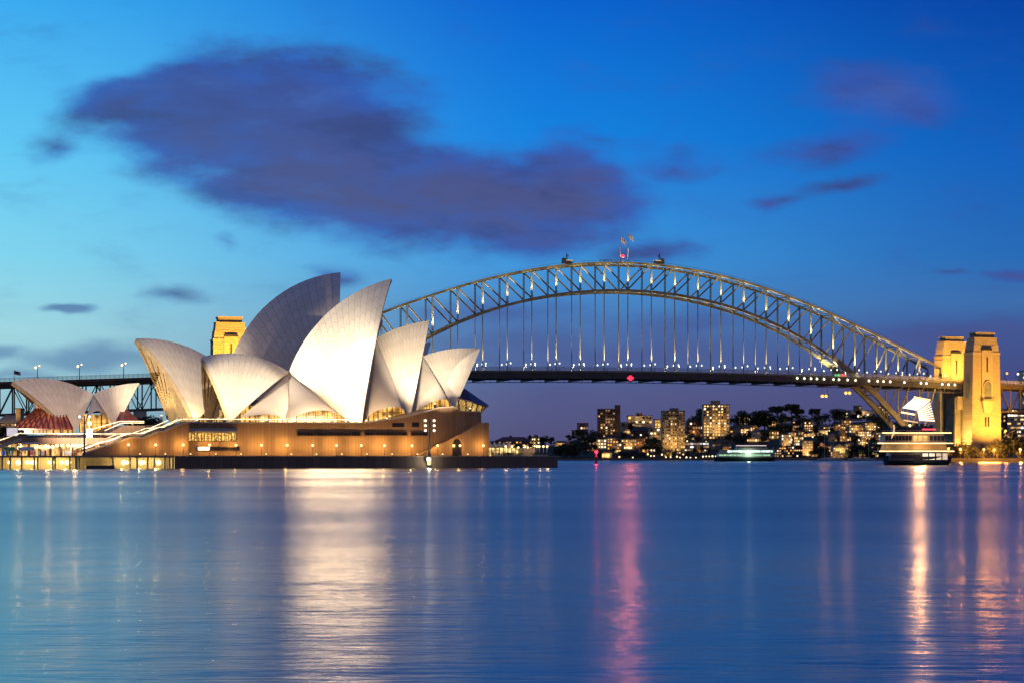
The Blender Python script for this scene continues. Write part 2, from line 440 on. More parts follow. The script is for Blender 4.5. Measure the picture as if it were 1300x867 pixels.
def water_mat():
    m, nt, b = nodes_of('harbour_water')
    g = nt.nodes.new('ShaderNodeNewGeometry')
    def nz(sx, sy, detail, off):
        mp = nt.nodes.new('ShaderNodeMapping'); nt.links.new(g.outputs['Position'], mp.inputs[0])
        mp.inputs['Scale'].default_value = (sx, sy, 1); mp.inputs['Location'].default_value = (off, off, 0)
        n = nt.nodes.new('ShaderNodeTexNoise'); nt.links.new(mp.outputs[0], n.inputs['Vector']); n.inputs['Scale'].default_value = 1; n.inputs['Detail'].default_value = detail
        n.inputs['Roughness'].default_value = 0.55
        return n.outputs['Fac']
    h = mth(nt, 'ADD', mth(nt, 'MULTIPLY', nz(0.75, 2.6, 3, 3), 0.45), mth(nt, 'MULTIPLY', nz(0.13, 0.55, 4, 9), 1.0))
    h = mth(nt, 'ADD', h, mth(nt, 'MULTIPLY', nz(0.17, 0.11, 4, 21), 3.2))
    h = mth(nt, 'ADD', h, mth(nt, 'MULTIPLY', nz(0.035, 0.022, 4, 33), 9.0))
    bp = nt.nodes.new('ShaderNodeBump'); bp.inputs['Strength'].default_value = 1.0; bp.inputs['Distance'].default_value = WATER_BUMP
    nt.links.new(h, bp.inputs['Height']); nt.links.new(bp.outputs[0], b.inputs['Normal'])
    # calmer and ruffled patches lying across the harbour
    p = nz(0.0016, 0.011, 3, 1)
    mr = nt.nodes.new('ShaderNodeMapRange'); nt.links.new(p, mr.inputs[0]); mr.inputs[1].default_value = 0.35; mr.inputs[2].default_value = 0.65
    mr.inputs[3].default_value = WATER_ROUGH[0]; mr.inputs[4].default_value = WATER_ROUGH[1]
    nt.links.new(mr.outputs[0], b.inputs['Roughness'])
    b.inputs['Base Color'].default_value = (*WATER_COL, 1); b.inputs['IOR'].default_value = 1.75
    b.inputs['Specular IOR Level'].default_value = WATER_SPEC
    return m
WATER_BUMP = 0.035; WATER_ROUGH = (0.18, 0.28); WATER_COL = (0.0, 0.080, 0.122); WATER_SPEC = 0.5
# ------------------------------------------------------------------ frames of reference on the headland
A_ = R_(22)
D = Vector((math.cos(A_), math.sin(A_), 0)); E = Vector((math.sin(A_), -math.cos(A_), 0))   # along the halls; out towards the water
P0 = Vector(((440-650)/FPX*652, 652, 0))
UP = Vector((0, 0, 1))
def G(s, w, z): return P0 + D*s + E*w + UP*z
def S(px, w):
    k = (px-650)/FPX; Q = P0 + E*w
    return (k*Q.y - Q.x)/(D.x - k*D.y)
def Q3(px, py, w):
    s = S(px, w); p = P0 + D*s + E*w
    return Vector((p.x, p.y, CAMH + (HZ-py)/FPX*p.y))
def SZ(px, py, w):
    q = Q3(px, py, w); return S(px, w), q.z

M['tile'] = tile_mat()
M['concrete'] = pm('pale_precast_concrete', (0.42, 0.37, 0.30), 0.7, 0.15, 0.3)
M['rib'] = pm('buff_concrete_ribs', (0.45, 0.36, 0.22), 0.7, 0.2, 0.4)
M['podium'] = panel_mat('pink_granite_slabs', tuple(D), (0.24, 0.145, 0.078), (0.37, 0.235, 0.13), (0.15, 0.09, 0.05), 1.15)
M['podium_dark'] = panel_mat('granite_slabs_dark', tuple(D), (0.20, 0.14, 0.10), (0.27, 0.19, 0.135), (0.10, 0.07, 0.05), 1.5)
M['paving'] = pm('granite_paving', (0.28, 0.21, 0.16), 0.7, 0.15, 0.5)
M['seawall'] = panel_mat('tide_stained_seawall', tuple(D), (0.11, 0.07, 0.05), (0.20, 0.13, 0.09), (0.07, 0.045, 0.03), 2.6)
M['bronze'] = pm('bronze_frames', (0.10, 0.065, 0.035), 0.35, 0.2, 1.0, 0.6)
M['dark_glass'] = pm('dark_window_glass', (0.015, 0.013, 0.012), 0.12, 0.3, 0.5)
M['glow'] = glow_glass('lit_foyer_glass', tuple(D), (1.0, 0.50, 0.10), 1.0, 1.7, 0.14, 0.8)
M['glow_dim'] = glow_glass('dim_foyer_glass', tuple(D), (1.0, 0.60, 0.16), 0.55, 2.4, 0.2, 0.8)
M['glow_red'] = glow_glass('red_lit_glass', tuple(D), (1.0, 0.22, 0.06), 0.55, 1.2, 0.3, 0.8, 0.5)
M['white_glow'] = em('bright_doorway', (1.0, 0.86, 0.55), 3.0, 0.2)
M['bulb_warm'] = em('warm_lamp_globe', (1.0, 0.70, 0.32), 2.6)
M['bulb_white'] = em('white_lamp_globe', (1.0, 0.90, 0.66), 2.6)
M['bulb_pale'] = em('pale_green_white_lamp', (0.96, 0.97, 0.66), 2.2)
M['bulb_orange'] = em('orange_lamp_globe', (1.0, 0.40, 0.07), 2.4)
M['bulb_red'] = em('red_lamp_globe', (1.0, 0.02, 0.05), 3.0)
M['rail_light'] = em('handrail_light_strip', (1.0, 0.80, 0.45), 2.6, 0.7, 0.9)
M['post'] = pm('grey_painted_post', (0.12, 0.11, 0.10), 0.5, 0.2, 1.0)
M['pale_post'] = pm('pale_timber_pile', (0.45, 0.40, 0.25), 0.7, 0.25, 1.0)
M['white_cloth'] = pm('white_canvas', (0.70, 0.68, 0.63), 0.8, 0.1, 0.8)
M['green_cloth'] = pm('green_canvas', (0.16, 0.45, 0.10), 0.8, 0.15, 0.8)
M['red_roof_metal'] = pm('bronze_red_roof', (0.26, 0.075, 0.05), 0.35, 0.3, 0.4, 0.3)
M['purple_roof'] = pm('dark_bronze_roof', (0.10, 0.075, 0.10), 0.4, 0.2, 0.4, 0.3)
M['leaf'] = leaf_mat('dark_leaves', (0.016, 0.026, 0.010), (0.065, 0.08, 0.026))
M['leaf_b'] = leaf_mat('olive_leaves', (0.03, 0.04, 0.010), (0.09, 0.10, 0.030))
M['bark'] = pm('brown_bark', (0.10, 0.075, 0.05), 0.9, 0.3, 1.5)

# ------------------------------------------------------------------ water
m_ = MB()
m_.face([(-9000, -300, 0), (9000, -300, 0), (9000, 9000, 0), (-9000, 9000, 0)])
tag(m_.build('harbour_water', water_mat()), kind='structure')

# ------------------------------------------------------------------ far shore terrain (hill behind the bay)
HILL = [(-400, 560), (-100, 556), (0, 552), (120, 552), (200, 548), (320, 560), (600, 567), (690, 567), (720, 561), (748, 552), (780, 548), (830, 546), (870, 546), (930, 545), (975, 545), (1000, 542), (1050, 539), (1100, 534), (1160, 536), (1230, 545), (1320, 548), (1700, 552)]
YS, YD = 1900.0, 380.0
def hill_row(px): return float(np.interp(px, [h[0] for h in HILL], [h[1] for h in HILL]))
def hill_z(px, Y):
    t = max(0.0, (Y-YS)/YD)
    if t <= 1: row = 582.0 + (hill_row(px)-582.0)*t
    else: row = hill_row(px)
    z = CAMH + (HZ-row)/FPX*Y
    return z if t <= 1 else CAMH + (HZ-hill_row(px))/FPX*(YS+YD)
def on_hill(px, row):
    """ground point seen at that picture position -> bearing, distance"""
    t = min(1.0, max(0.02, (582.0-row)/(582.0-hill_row(px))))
    Y = YS + YD*t
    return Vector(((px-650)/FPX*Y, Y, hill_z(px, Y)))
m_ = MB()
P = []
for i in range(-60, 61):
    px = 650 + i*22.0
    col = []
    for Y in [YS-2, YS, YS+40, YS+100, YS+170, YS+240, YS+310, YS+YD, YS+YD+500, 5200]:
        z = -1.0 if Y < YS else hill_z(px, Y)
        if Y > YS+YD+600: z *= 0.5
        col.append(((px-650)/FPX*Y, Y, z))
    P.append(col)
m_.grid(P, flip=True)
M['hill'] = pm('scrubby_hillside', (0.030, 0.030, 0.016), 0.9, 0.5, 0.03)
tag(m_.build('hillside', M['hill']), kind='structure')
m_ = MB()
a = (-1600, YS-5, 0); 
m_.hexa([(-1500, YS-6, -1), (1200, YS-6, -1), (1200, YS+3, -1), (-1500, YS+3, -1), (-1500, YS-6, 2.4), (1200, YS-6, 2.4), (1200, YS+3, 2.4), (-1500, YS+3, 2.4)])
M['shore'] = pm('pale_shore_stone', (0.16, 0.14, 0.11), 0.85, 0.3, 0.1)
tag(m_.build('shore_embankment', M['shore']), kind='structure')

# near ground behind the headland and under the right tower
m_ = MB()
def slab(mb, pts, z0, z1): mb.prism([(x, y, z0) for x, y in pts], off=(0, 0, z1-z0))
slab(m_, [(((px-650)/FPX)*Y, Y) for px, Y in ((-260, 700), (40, 735), (215, 1020), (250, 1260), (250, 1500), (-600, 1500))], -2, 4.2)
slab(m_, [(((px-650)/FPX)*Y, Y) for px, Y in ((-300, 1050), (150, 1060), (215, 1160), (220, 1300), (-500, 1400))], 4.2, 14)
M['land'] = pm('dim_park_ground', (0.05, 0.05, 0.03), 0.9, 0.3, 0.05)
tag(m_.build('city_ground', M['land']), kind='structure')
m_ = MB()
slab(m_, [(((px-650)/FPX)*Y, Y) for px, Y in ((1186, 1322), (1200, 1312), (1330, 1312), (1500, 1312), (1500, 1750), (1150, 1700), (1166, 1420))], -2, 2.6)
tag(m_.build('park_ground', M['land']), kind='structure')

# ------------------------------------------------------------------ promenade round the halls
ZP = 3.9
m_ = MB()
s0, s1, s2 = S(-260, 58), S(222, 58), S(647, 58)
tip_s, tip_w = S(709, 40), 40
def gz(pts, z): return [G(s, w, z) for s, w in pts]
m_.prism(gz([(s0, 50), (s1, 50), (s1, 58), (s2, 58), (tip_s-2, 44), (tip_s, 38), (tip_s, -30), (s2, -125), (s0, -125)], -1.5), off=(0, 0, ZP+1.5-0.35))
tag(m_.build('seawall', M['seawall']), kind='structure')
m_ = MB()
m_.prism(gz([(s0, 50.2), (s1, 50.2), (s1, 58.2), (s2, 58.2), (tip_s-2, 44.2), (tip_s+.2, 38), (tip_s+.2, -30), (s2, -125), (s0, -125)], ZP-0.35), off=(0, 0, 0.35))
tag(m_.build('promenade', M['paving']), kind='structure')

# ------------------------------------------------------------------ podium
WF = 34
pod = thing('podium', 'long pink granite podium with slot windows and a broad stair, carrying the white halls', 'podium', G(S(400, WF), WF, ZP))
def prof(pts, w): return [G(*(lambda sz: (sz[0], w, sz[1]))(SZ(px, py, w))) for px, py in pts]
m_ = MB()
top = [(228, 536.2), (330, 536.6), (455, 537), (466, 536.5), (515, 529.5), (522, 528), (557, 517.6), (575, 516.4), (586, 522.4), (611, 523.2)]
ring = prof([(228, 577.6)] + top + [(611, 577.6)], WF)
ring[0].z = ring[-1].z = ZP
m_.prism(ring, off=-E*100)
# platform under the western hall and the south forecourt
sa, sb = S(150, WF), S(228, WF)
zt = Q3(300, 536.6, WF).z
m_.prism(gz([(S(196, -30), -22), (sb, -22), (sb, -118), (S(196, -30), -118)], ZP), off=(0, 0, zt-ZP-0.3))
wall = m_.build('wall', M['podium'], pod)
m_ = MB()   # coping: the paving edge along the top of the wall
for a, b in zip(top[:-1], top[1:]):
    pa, pb = prof([a, b], WF+0.25)
    m_.bar(pa+UP*0.1, pb+UP*0.1, 0.9, 0.45)
m_.build('coping', M['concrete'], pod)
# flanking stair wall at the north end
m_ = MB()
ring = prof([(532, 577.6), (558, 563), (561, 562.5), (582, 551.5), (586, 550.5), (609.5, 536.2), (620.8, 536.2), (620.8, 577.6)], 40)
ring[0].z = ring[-1].z = ZP
m_.prism(ring, off=-E*3.2)
m_.prism(prof([(611.2, 536.6), (620.6, 536.6), (620.6, 577.4), (611.2, 577.4)], 36.7), off=-E*70)
m_.build('stair_flank', M['podium'], pod)
m_ = MB()   # treads of the north stair in the slot
N = 26
for i in range(N):
    f0 = i/N; f1 = (i+1)/N
    a0 = S(533, 38) + (S(610, 38)-S(533, 38))*f0; a1 = S(533, 38) + (S(610, 38)-S(533, 38))*f1
    z1 = ZP + (Q3(609, 536, 38).z-ZP-0.8)*f1
    m_.hexa([G(a0, 36.75, ZP), G(a1, 36.75, ZP), G(a1, 34.05, ZP), G(a0, 34.05, ZP), G(a0, 36.75, z1), G(a1, 36.75, z1), G(a1, 34.05, z1), G(a0, 34.05, z1)])
m_.build('steps', M['podium_dark'], pod)
def slot(name, x0, x1, y0, y1, mat, label=None, deep=0.5, frame=True):
    m = MB()
    a = Q3(x0, y1, WF); b = Q3(x1, y0, WF)
    sa, sb = S(x0, WF), S(x1, WF)
    m.hexa([G(sa, WF+0.06, a.z), G(sb, WF+0.06, a.z), G(sb, WF-0.4, a.z), G(sa, WF-0.4, a.z), G(sa, WF+0.06, b.z), G(sb, WF+0.06, b.z), G(sb, WF-0.4, b.z), G(sa, WF-0.4, b.z)])
    o = m.build(name, mat, pod)
    if frame:
        f = MB(); t = 0.22
        f.bar(G(sa-t, WF+0.25, b.z+t/2), G(sb+t, WF+0.25, b.z+t/2), 0.5, t, side=E)
        f.bar(G(sa-t, WF+0.2, a.z-t/2), G(sb+t, WF+0.2, a.z-t/2), 0.4, t, side=E)
        f.bar(G(sa-t/2, WF+0.2, a.z), G(sa-t/2, WF+0.2, b.z), 0.4, t, side=E)
        f.bar(G(sb+t/2, WF+0.2, a.z), G(sb+t/2, WF+0.2, b.z), 0.4, t, side=E)
        n = max(1, int(abs(sb-sa)/3.0))
        for i in range(1, n):
            s = sa+(sb-sa)*i/n
            f.bar(G(s, WF+0.1, a.z), G(s, WF+0.1, b.z), 0.12, 0.12)
        f.build('frame', M['bronze'], o)
    if label: tag(o, label)
    return o
M['bar_glow'] = glow_glass('lit_bar_window', tuple(D), (1.0, 0.56, 0.12), 0.9, 1.1, 0.25, 0.95, 1.6)
slot('window', 237.5, 299.5, 549, 558.8, M['bar_glow'], 'long lit window of the bar')
slot('window', 194, 220, 567.5, 576, M['dark_glass'], 'dark glazed doorway')
slot('door', 220.5, 232, 569, 575.8, M['white_glow'], 'bright white doorway')
slot('door', 251, 266, 567, 571, M['white_glow'], 'bright low opening')
slot('window', 267.5, 303, 567.2, 570.6, M['dark_glass'])
for x0, x1, y0, y1 in ((378, 457, 548, 551.8), (463, 516, 548.2, 551.4), (522, 542, 548.4, 551.8)):
    slot('window', x0, x1, y0, y1, M['dark_glass'], 'dark slot window')
slot('window', 498, 513, 536.5, 541.5, M['dark_glass'], frame=False); slot('window', 523, 532, 536, 541.5, M['dark_glass'], frame=False)
m_ = MB()   # canopy above the bar window
a = Q3(238, 548.4, WF); b = Q3(238, 543, WF)
m_.prism([G(S(238, WF), WF+0.1, b.z), G(S(238, WF), WF+3.2, a.z+0.5), G(S(238, WF), WF+3.2, a.z), G(S(238, WF), WF+0.1, a.z)], off=D*(S(300, WF)-S(238, WF)))
m_.build('canopy', M['concrete'], pod)
m_ = MB()   # arched niche at the north end
c = Q3(580, 567, 40)
pts = []
for i in range(9):
    t = math.pi*i/8
    pts.append(G(S(580, 40)+1.6*math.cos(t), 40.08, c.z+0.2+2.6*math.sin(t)))
pts += [G(S(580, 40)-1.6, 40.08, ZP+0.1), G(S(580, 40)+1.6, 40.08, ZP+0.1)]
m_.prism(pts, off=-E*0.3)
m_.build('niche', M['dark_glass'], pod)
# the monumental stair going down to the south, lit handrails on both sides
FL = [(105, 577.6), (107.5, 574.4), (133, 565), (138, 565), (164.5, 554.6), (181, 555), (202, 546.8), (208, 546.8), (231, 536.4), (240, 536.4)]
m_ = MB()
ring = prof(FL + [(240, 577.6)], 40); ring[0].z = ring[-1].z = ZP
m_.prism(ring, off=-E*5.8)
m_.build('stair_flank', M['podium'], pod)
m_ = MB()
pr = [SZ(px, py, 40) for px, py in FL]
for (sA, zA), (sB, zB) in zip(pr[1:-1], pr[2:]):
    n = max(1, int(abs(zB-zA)/0.35))
    for i in range(n):
        f0, f1 = i/n, (i+1)/n
        z1 = zA+(zB-zA)*f1-0.25; aa = sA+(sB-sA)*f0; bb = sA+(sB-sA)*f1
        m_.hexa([G(aa, 34.1, ZP), G(bb, 34.1, ZP), G(bb, 18, ZP), G(aa, 18, ZP), G(aa, 34.1, z1), G(bb, 34.1, z1), G(bb, 18, z1), G(aa, 18, z1)])
m_.build('steps', M['paving'], pod)
def railing(parent, pts, h=1.1, gap=3.0, light=True, name='handrail'):
    m = MB(); l = MB()
    for a, b in zip(pts[:-1], pts[1:]):
        m.bar(a+UP*h, b+UP*h, 0.12); m.bar(a+UP*h*0.5, b+UP*h*0.5, 0.06)
        n = max(1, int((b-a).length/gap))
        for i in range(n):
            p = a + (b-a)*(i/n); m.bar(p, p+UP*h, 0.10)
        if light: l.bar(a+UP*(h+0.16), b+UP*(h+0.16), 0.16, 0.20)
    o = m.build(name, M['bronze'], parent)
    if light: l.build('light_strip', M['rail_light'], o)
    return o
for w in (39.6, 34.4, 18.2):
    railing(pod, [G(s, w, z) for s, z in pr[1:-1]])
railing(pod, prof([(232, 536.5), (457, 537)], 33.4))
m_ = MB()
for (sA, zA), (sB, zB) in zip(pr[1:-1], pr[2:]):
    m_.bar(G(sA, 40.15, zA-0.1), G(sB, 40.15, zB-0.1), 0.7, 0.5, side=E)
m_.build('coping', M['concrete'], pod)

# ------------------------------------------------------------------ shells
def sphere_centre(F, T, B, R, want):
    n = (T-F).cross(B-F); nl = n.length; n = n/nl
    a = T-F; b = B-F
    cc = F + ((a.cross(b)).cross(a)*b.length_squared + (b.cross(a.cross(b)))*a.length_squared)/(2*(a.cross(b)).length_squared)
    # circumcentre (robust form)
    r = (cc-F).length
    R = max(R, r*1.03)
    h = math.sqrt(max(0.0, R*R-r*r))
    c1 = cc + n*h; c2 = cc - n*h
    g = (F+T+B)/3
    return (c1 if (c1-g).dot(want) > (c2-g).dot(want) else c2), R
def shell_mesh(mb, F, T, B, w0, R, thick=1.1, nr=14, nv=16, t0=0.0):
    """two mirrored spherical leaves meeting on the ridge; ribs fan out of the foot"""
    C, R = sphere_centre(F, T, B, R, -E - UP*0.6)
    Pl = P0 + E*w0
    dist = (C-Pl).dot(E); Cp = C - E*dist; rp = math.sqrt(max(1e-6, R*R-dist*dist))
    def ang(p): v = p-Cp; return math.atan2(v.z, v.dot(D))
    aT, aB = ang(T), ang(B)
    dA = (aB-aT+math.pi) % (2*math.pi) - math.pi
    ridge = []
    for i in range(nr+1):
        a = aT + dA*i/nr; ridge.append(Cp + D*(rp*math.cos(a)) + UP*(rp*math.sin(a)))
    def slerp(p, q, t):
        u = (p-C).normalized(); v = (q-C).normalized(); o = math.acos(max(-1, min(1, u.dot(v))))
        return C + (u*math.sin((1-t)*o) + v*math.sin(t*o))/math.sin(o)*R
    outer = [[slerp(F, r, t0 + (1-t0)*(j/nv)) for j in range(nv+1)] for r in ridge]
    inner = [[C + (p-C)*(1-thick/R) for p in row] for row in outer]
    # keep the inner leaf on its own side of the ridge plane
    for row in inner:
        for p in row:
            d = (p-Pl).dot(E)
            if d < 0.02: p -= E*(d-0.02)
    L = (F-T).length
    uv = [[(i*1.0, j/nv*L/5.2) for j in range(nv+1)] for i in range(nr+1)]
    def mir(p): return p - E*(2*(p-Pl).dot(E))
    for side in (0, 1):
        o_ = outer if side == 0 else [[mir(p) for p in r] for r in outer]
        i_ = inner if side == 0 else [[mir(p) for p in r] for r in inner]
        mb.grid(o_, 0, uv, True, flip=bool(side)); mb.grid(i_, 1, None, True, flip=not side)
        for k in (0, nr):
            for j in range(nv):
                mb.face([o_[k][j], o_[k][j+1], i_[k][j+1], i_[k][j]], 1)
    return outer, inner, mir
SH = (M['tile'], M['concrete'])
def main_shell(parent, T, B, F, w0, wf, R, label=None, thick=1.1, ribs=0, nr=14):
    T = Q3(*T, w0); B = Q3(*B, w0); F = Q3(*F, w0+wf)
    mb = MB(); outer, inner, mir = shell_mesh(mb, F, T, B, w0, R, thick, nr=nr)
    o = mb.build('shell', SH, parent)
    if label: tag(o, label)
    if ribs:
        for side in (0, 1):
            for i in range(0, ribs):
                r = MB(); row = inner[i]
                for a, b in zip(row[1:-1], row[2:]):
                    if side: a, b = mir(a), mir(b)
                    r.bar(a, b, 0.7, 1.5)
                r.build('rib', M['rib'], o)
    return T, B, F, o
def side_shell(parent, Bp, f1, f2, arch=0.0, bulge=1.5, n=14, out=E, thick=0.7, label=None, archpow=1.0, skew=0.5):
    """warped infill vault falling from the saddle to two feet, its lower edge arched"""
    mb = MB(); P1 = []; 
    for i in range(n+1):
        u = i/n; row = []
        q_ = 0.5*u/skew if u < skew else 0.5+0.5*(u-skew)/(1-skew)
        bot = f1 + (f2-f1)*u + UP*(arch*(4*q_*(1-q_))**archpow)
        for j in range(n+1):
            v = j/n
            p = Bp + (bot-Bp)*v + out*(bulge*math.sin(math.pi*min(1, v*0.85)))*1.0
            row.append(p)
        P1.append(row)
    P2 = [[p - out*thick for p in r] for r in P1]
    mb.grid(P1, 0, None, True); mb.grid(P2, 1, None, True, flip=True)
    for i in range(n):
        mb.face([P1[i][n], P1[i+1][n], P2[i+1][n], P2[i][n]], 1)
        mb.face([P1[0][i], P1[0][i+1], P2[0][i+1], P2[0][i]], 1)
        mb.face([P1[n][i], P1[n][i+1], P2[n][i+1], P2[n][i]], 1)
    o = mb.build('side_shell', (M['smooth_shell'], M['concrete']), parent)
    if label: tag(o, label)
    return o
M['smooth_shell'] = pm('pale_side_vault_tiles', (0.56, 0.52, 0.46), 0.5, 0.08, 0.15)
def glass_wall(parent, x0, x1, y0, y1, w, mat, name='glass_wall', label=None):
    m = MB(); sa, sb = S(x0, w), S(x1, w); za, zb = Q3(x0, y1, w).z, Q3(x1, y0, w).z
    m.hexa([G(sa, w, za), G(sb, w, za), G(sb, w-0.4, za), G(sa, w-0.4, za), G(sa, w, zb), G(sb, w, zb), G(sb, w-0.4, zb), G(sa, w-0.4, zb)])
    o = m.build(name, mat, parent)
    if label: tag(o, label)
    f = MB(); n = max(2, int((sb-sa)/3.2))
    for i in range(n+1):
        s = sa+(sb-sa)*i/n; f.bar(G(s, w+0.15, za), G(s, w+0.15, zb), 0.16, 0.3)
    f.bar(G(sa, w+0.2, (za+zb)/2), G(sb, w+0.2, (za+zb)/2), 0.12)
    f.build('mullions', M['bronze'], o)
    return o
M['cone_glass'] = M['bronze']

# --- the eastern hall, nearest to the water
jst = thing('opera_theatre', 'nearer brightly floodlit hall with white sail-like shells, at the front of the podium', 'hall', G(S(400, 0), 0, zt))
T2 = main_shell(jst, (497, 354), (366.5, 472), (458, 546), 0, 19, 70, 'tallest floodlit shell of this hall, opening to the right', nr=18)
T4 = main_shell(jst, (256, 453), (366.5, 472), (292, 536), 0, 17, 45, 'lower floodlit shell opening to the left', ribs=6)
T3 = main_shell(jst, (545, 407), (477, 430), (519, 538), 0, 15, 84, 'middle shell half in the shade of the tallest one')
T5 = main_shell(jst, (610, 443), (537, 452), (576, 520), 0, 12, 78, 'smallest shell, farthest right')
B1 = T2[1]
f = lambda px, py, w: Q3(px, py, w)
side_shell(jst, B1-UP*0.4, f(305, 530, 16.5), f(364, 532, 18.5), arch=1.4, bulge=1.0, skew=0.6)
side_shell(jst, B1-UP*0.4, f(366.5, 532, 18.5), f(440, 535, 18.5), arch=3.6, bulge=1.0, skew=0.62)
m_ = MB(); m_.bar(B1-UP*1.0+E*0.5, f(365.2, 532, 19.0), 1.5, 0.8); m_.build('saddle_rib', M['concrete'], jst)
B3 = T3[1]
side_shell(jst, B3-UP*0.3, f(464, 538, 16), f(515, 528, 14.5), arch=4.2, bulge=1.4, archpow=0.33)
B5 = T5[1]
side_shell(jst, B5-UP*0.3, f(525, 532, 14), f(571, 514, 11.5), arch=3.6, bulge=1.2, archpow=0.33)
glass_wall(jst, 304, 436, 516, 537, 10, M['glow'])
glass_wall(jst, 468, 513, 510, 536, 9, M['glow'])
glass_wall(jst, 532, 570, 502, 528, 7, M['glow'])
glass_wall(jst, 279, 303, 520, 537, 8, M['glow_dim'])
# dark slot between the tallest shell and its neighbour
m_ = MB(); m_.bar(f(463, 500, 12), f(461.5, 538, 17), 1.4, 0.6); m_.build('louvre', M['bronze'], jst)
# glazed prow at the north end
m_ = MB()
r0 = [f(577, 519, 10), f(590, 493, 3), f(607, 509, 4), f(620.5, 514.2, 6), f(617, 516, 10)]
top_ = [f(583, 506, 10), f(590, 493, 2), f(604, 508, 2), f(620.5, 514, 4), f(606, 511, 11)]
m_.prism([f(581, 504, 11), f(589.5, 492.5, 2), f(606, 508.5, 2), f(620.5, 514, 3), f(618, 515, 9), f(600, 509.5, 13)], off=-UP*0.5)
m_.build('prow_roof', M['purple_roof'], jst)
m_ = MB()
low = [f(577, 519, 11), f(588, 523.0, 12), f(611, 523.5, 8), f(611, 523.5, 1)]
upp = [f(581, 505.5, 10.6), f(599, 511, 12.6), f(617, 515.6, 8.6), f(619, 515.4, 3)]
for i in range(3): m_.face([low[i], low[i+1], upp[i+1], upp[i]])
gp = m_.build('prow_glass', M['glow_dim'], jst)
m_ = MB()
for i in range(3):
    for k in range(6):
        t = k/6; m_.bar(low[i]+(low[i+1]-low[i])*t + E*0.1, upp[i]+(upp[i+1]-upp[i])*t + E*0.1, 0.14)
m_.build('mullions', M['bronze'], gp)

# --- the western hall, behind
W2 = -58
ch = thing('concert_hall', 'larger hall of shells standing behind, its tallest shell unlit and purple grey', 'hall', G(S(300, W2), W2, zt))
main_shell(ch, (432, 346), (286, 492), (424, 540), W2, 24, 62, 'tallest shell, in the dusk and unlit', nr=20)
main_shell(ch, (172, 430), (292, 476), (248, 537), W2, 21, 52, 'shell opening to the left over a ribbed glass wall', ribs=9, nr=16)
main_shell(ch, (485, 406), (432, 440), (468, 540), W2, 19, 52)
main_shell(ch, (546, 434), (500, 455), (528, 535), W2, 15, 45)
BC = Q3(286, 490, W2)
side_shell(ch, BC, f(256, 537, W2+20.5), f(300, 537, W2+22), arch=4.0, bulge=1.0)
# glass wall hung inside the south-facing mouth: folded bronze glazing on tall mullions
m_ = MB()
tl = Q3(178, 446, W2); n = 14
feet = [G(S(248, W2+21) + (S(225, W2)-S(248, W2+21))*0.0 + 3.0 + 2.5*math.sin(math.pi*i/n), W2+17.5-35*i/n, zt) for i in range(n+1)]
mb2 = MB()
for i in range(n+1):
    u = i/n; h = math.sin(math.pi*u)**0.8
    topz = zt + 2 + (tl.z - zt - 5)*h*0.80
    tp = feet[i] + UP*(topz-zt) - D*(13.0*h*0.85)
    feet[i] = (feet[i], tp)
for (a, b), (c, d) in zip(feet[:-1], feet[1:]): m_.face([a, c, d, b])
gw = m_.build('glass_wall', M['glow_dim'], ch)
for a, b in feet[1:-1]: mb2.bar(a - D*0.3, b - D*0.3, 0.3, 0.9, side=E)
mb2.build('mullions', M['rib'], gw)
glass_wall(ch, 245, 300, 520, 537, W2+14, M['glow_dim'])

# --- restaurant pavilion, farthest south
W3 = -30
zr = Q3(100, 549, W3+10).z
rest = thing('restaurant_pavilion', 'small pair of white shells at the far left over a red bronze glass skirt', 'restaurant', G(S(100, W3), W3, zr))
main_shell(rest, (15, 484), (118, 500), (94, 552), W3, 10, 52, 'shell opening to the left', thick=0.8, nr=12, ribs=4)
main_shell(rest, (177, 486), (118, 500), (147, 545), W3, 9, 58, 'shell opening to the right', thick=0.8, nr=10)
side_shell(rest, Q3(118, 500, W3)-UP*0.4, f(106, 546, W3+9.5), f(139, 541, W3+8.5), arch=6.0, bulge=0.8, archpow=0.5)
glass_wall(rest, 101, 142, 526, 548, W3+6, M['glow'], label='orange lit glass wall')
# skirts: bronze and glass lean-to roofs
def skirt(x0, x1, xt0, xt1, yt, yb, w, wt, mat):
    m = MB(); n = 12
    lo = [G(S(x0, w)+(S(x1, w)-S(x0, w))*i/n, w, Q3(x0, yb, w).z) for i in range(n+1)]
    hi = [G(S(xt0, wt)+(S(xt1, wt)-S(xt0, wt))*i/n, wt, Q3(xt0, yt, wt).z) for i in range(n+1)]
    m.prism([lo[0], lo[n], hi[n], hi[0]], off=-UP*0.4)
    o = m.build('glass_skirt', mat, rest)
    for i in range(n+1):
        r = MB(); r.bar(lo[i]+UP*0.25, hi[i]+UP*0.25, 0.3, 0.5); r.build('roof_rib', M['red_roof_metal'], o)
    return o, lo, hi
M['skirt'] = glow_glass('red_bronze_glazing', tuple(D), (1.0, 0.26, 0.07), 0.22, 1.9, 0.35, 0.9, 0.18, (0.22, 0.06, 0.04))
skirt(18, 92, 46, 80, 519, 543.5, W3+15, W3+4, M['skirt'])
skirt(148, 176, 155, 160, 520, 535, W3+13, W3+4, M['skirt'])
m_ = MB(); 
a = G(S(46, W3+3.5), W3+3.5, Q3(46, 519.5, W3+3.5).z); b = G(S(72, W3+3.5), W3+3.5, Q3(72, 497, W3+3.5).z)
m_.prism([G(S(45, W3+3.5), W3+3.5, zr), G(S(76, W3+3.5), W3+3.5, zr), G(S(76, W3+3.5), W3+3.5, Q3(76, 510, W3+3.5).z), G(S(62, W3+3.5), W3+3.5, Q3(62, 505, W3+3.5).z), G(S(45, W3+3.5), W3+3.5, Q3(45, 508, W3+3.5).z)], off=-E*6)
m_.build('red_glass_wall', M['glow_red'], rest)
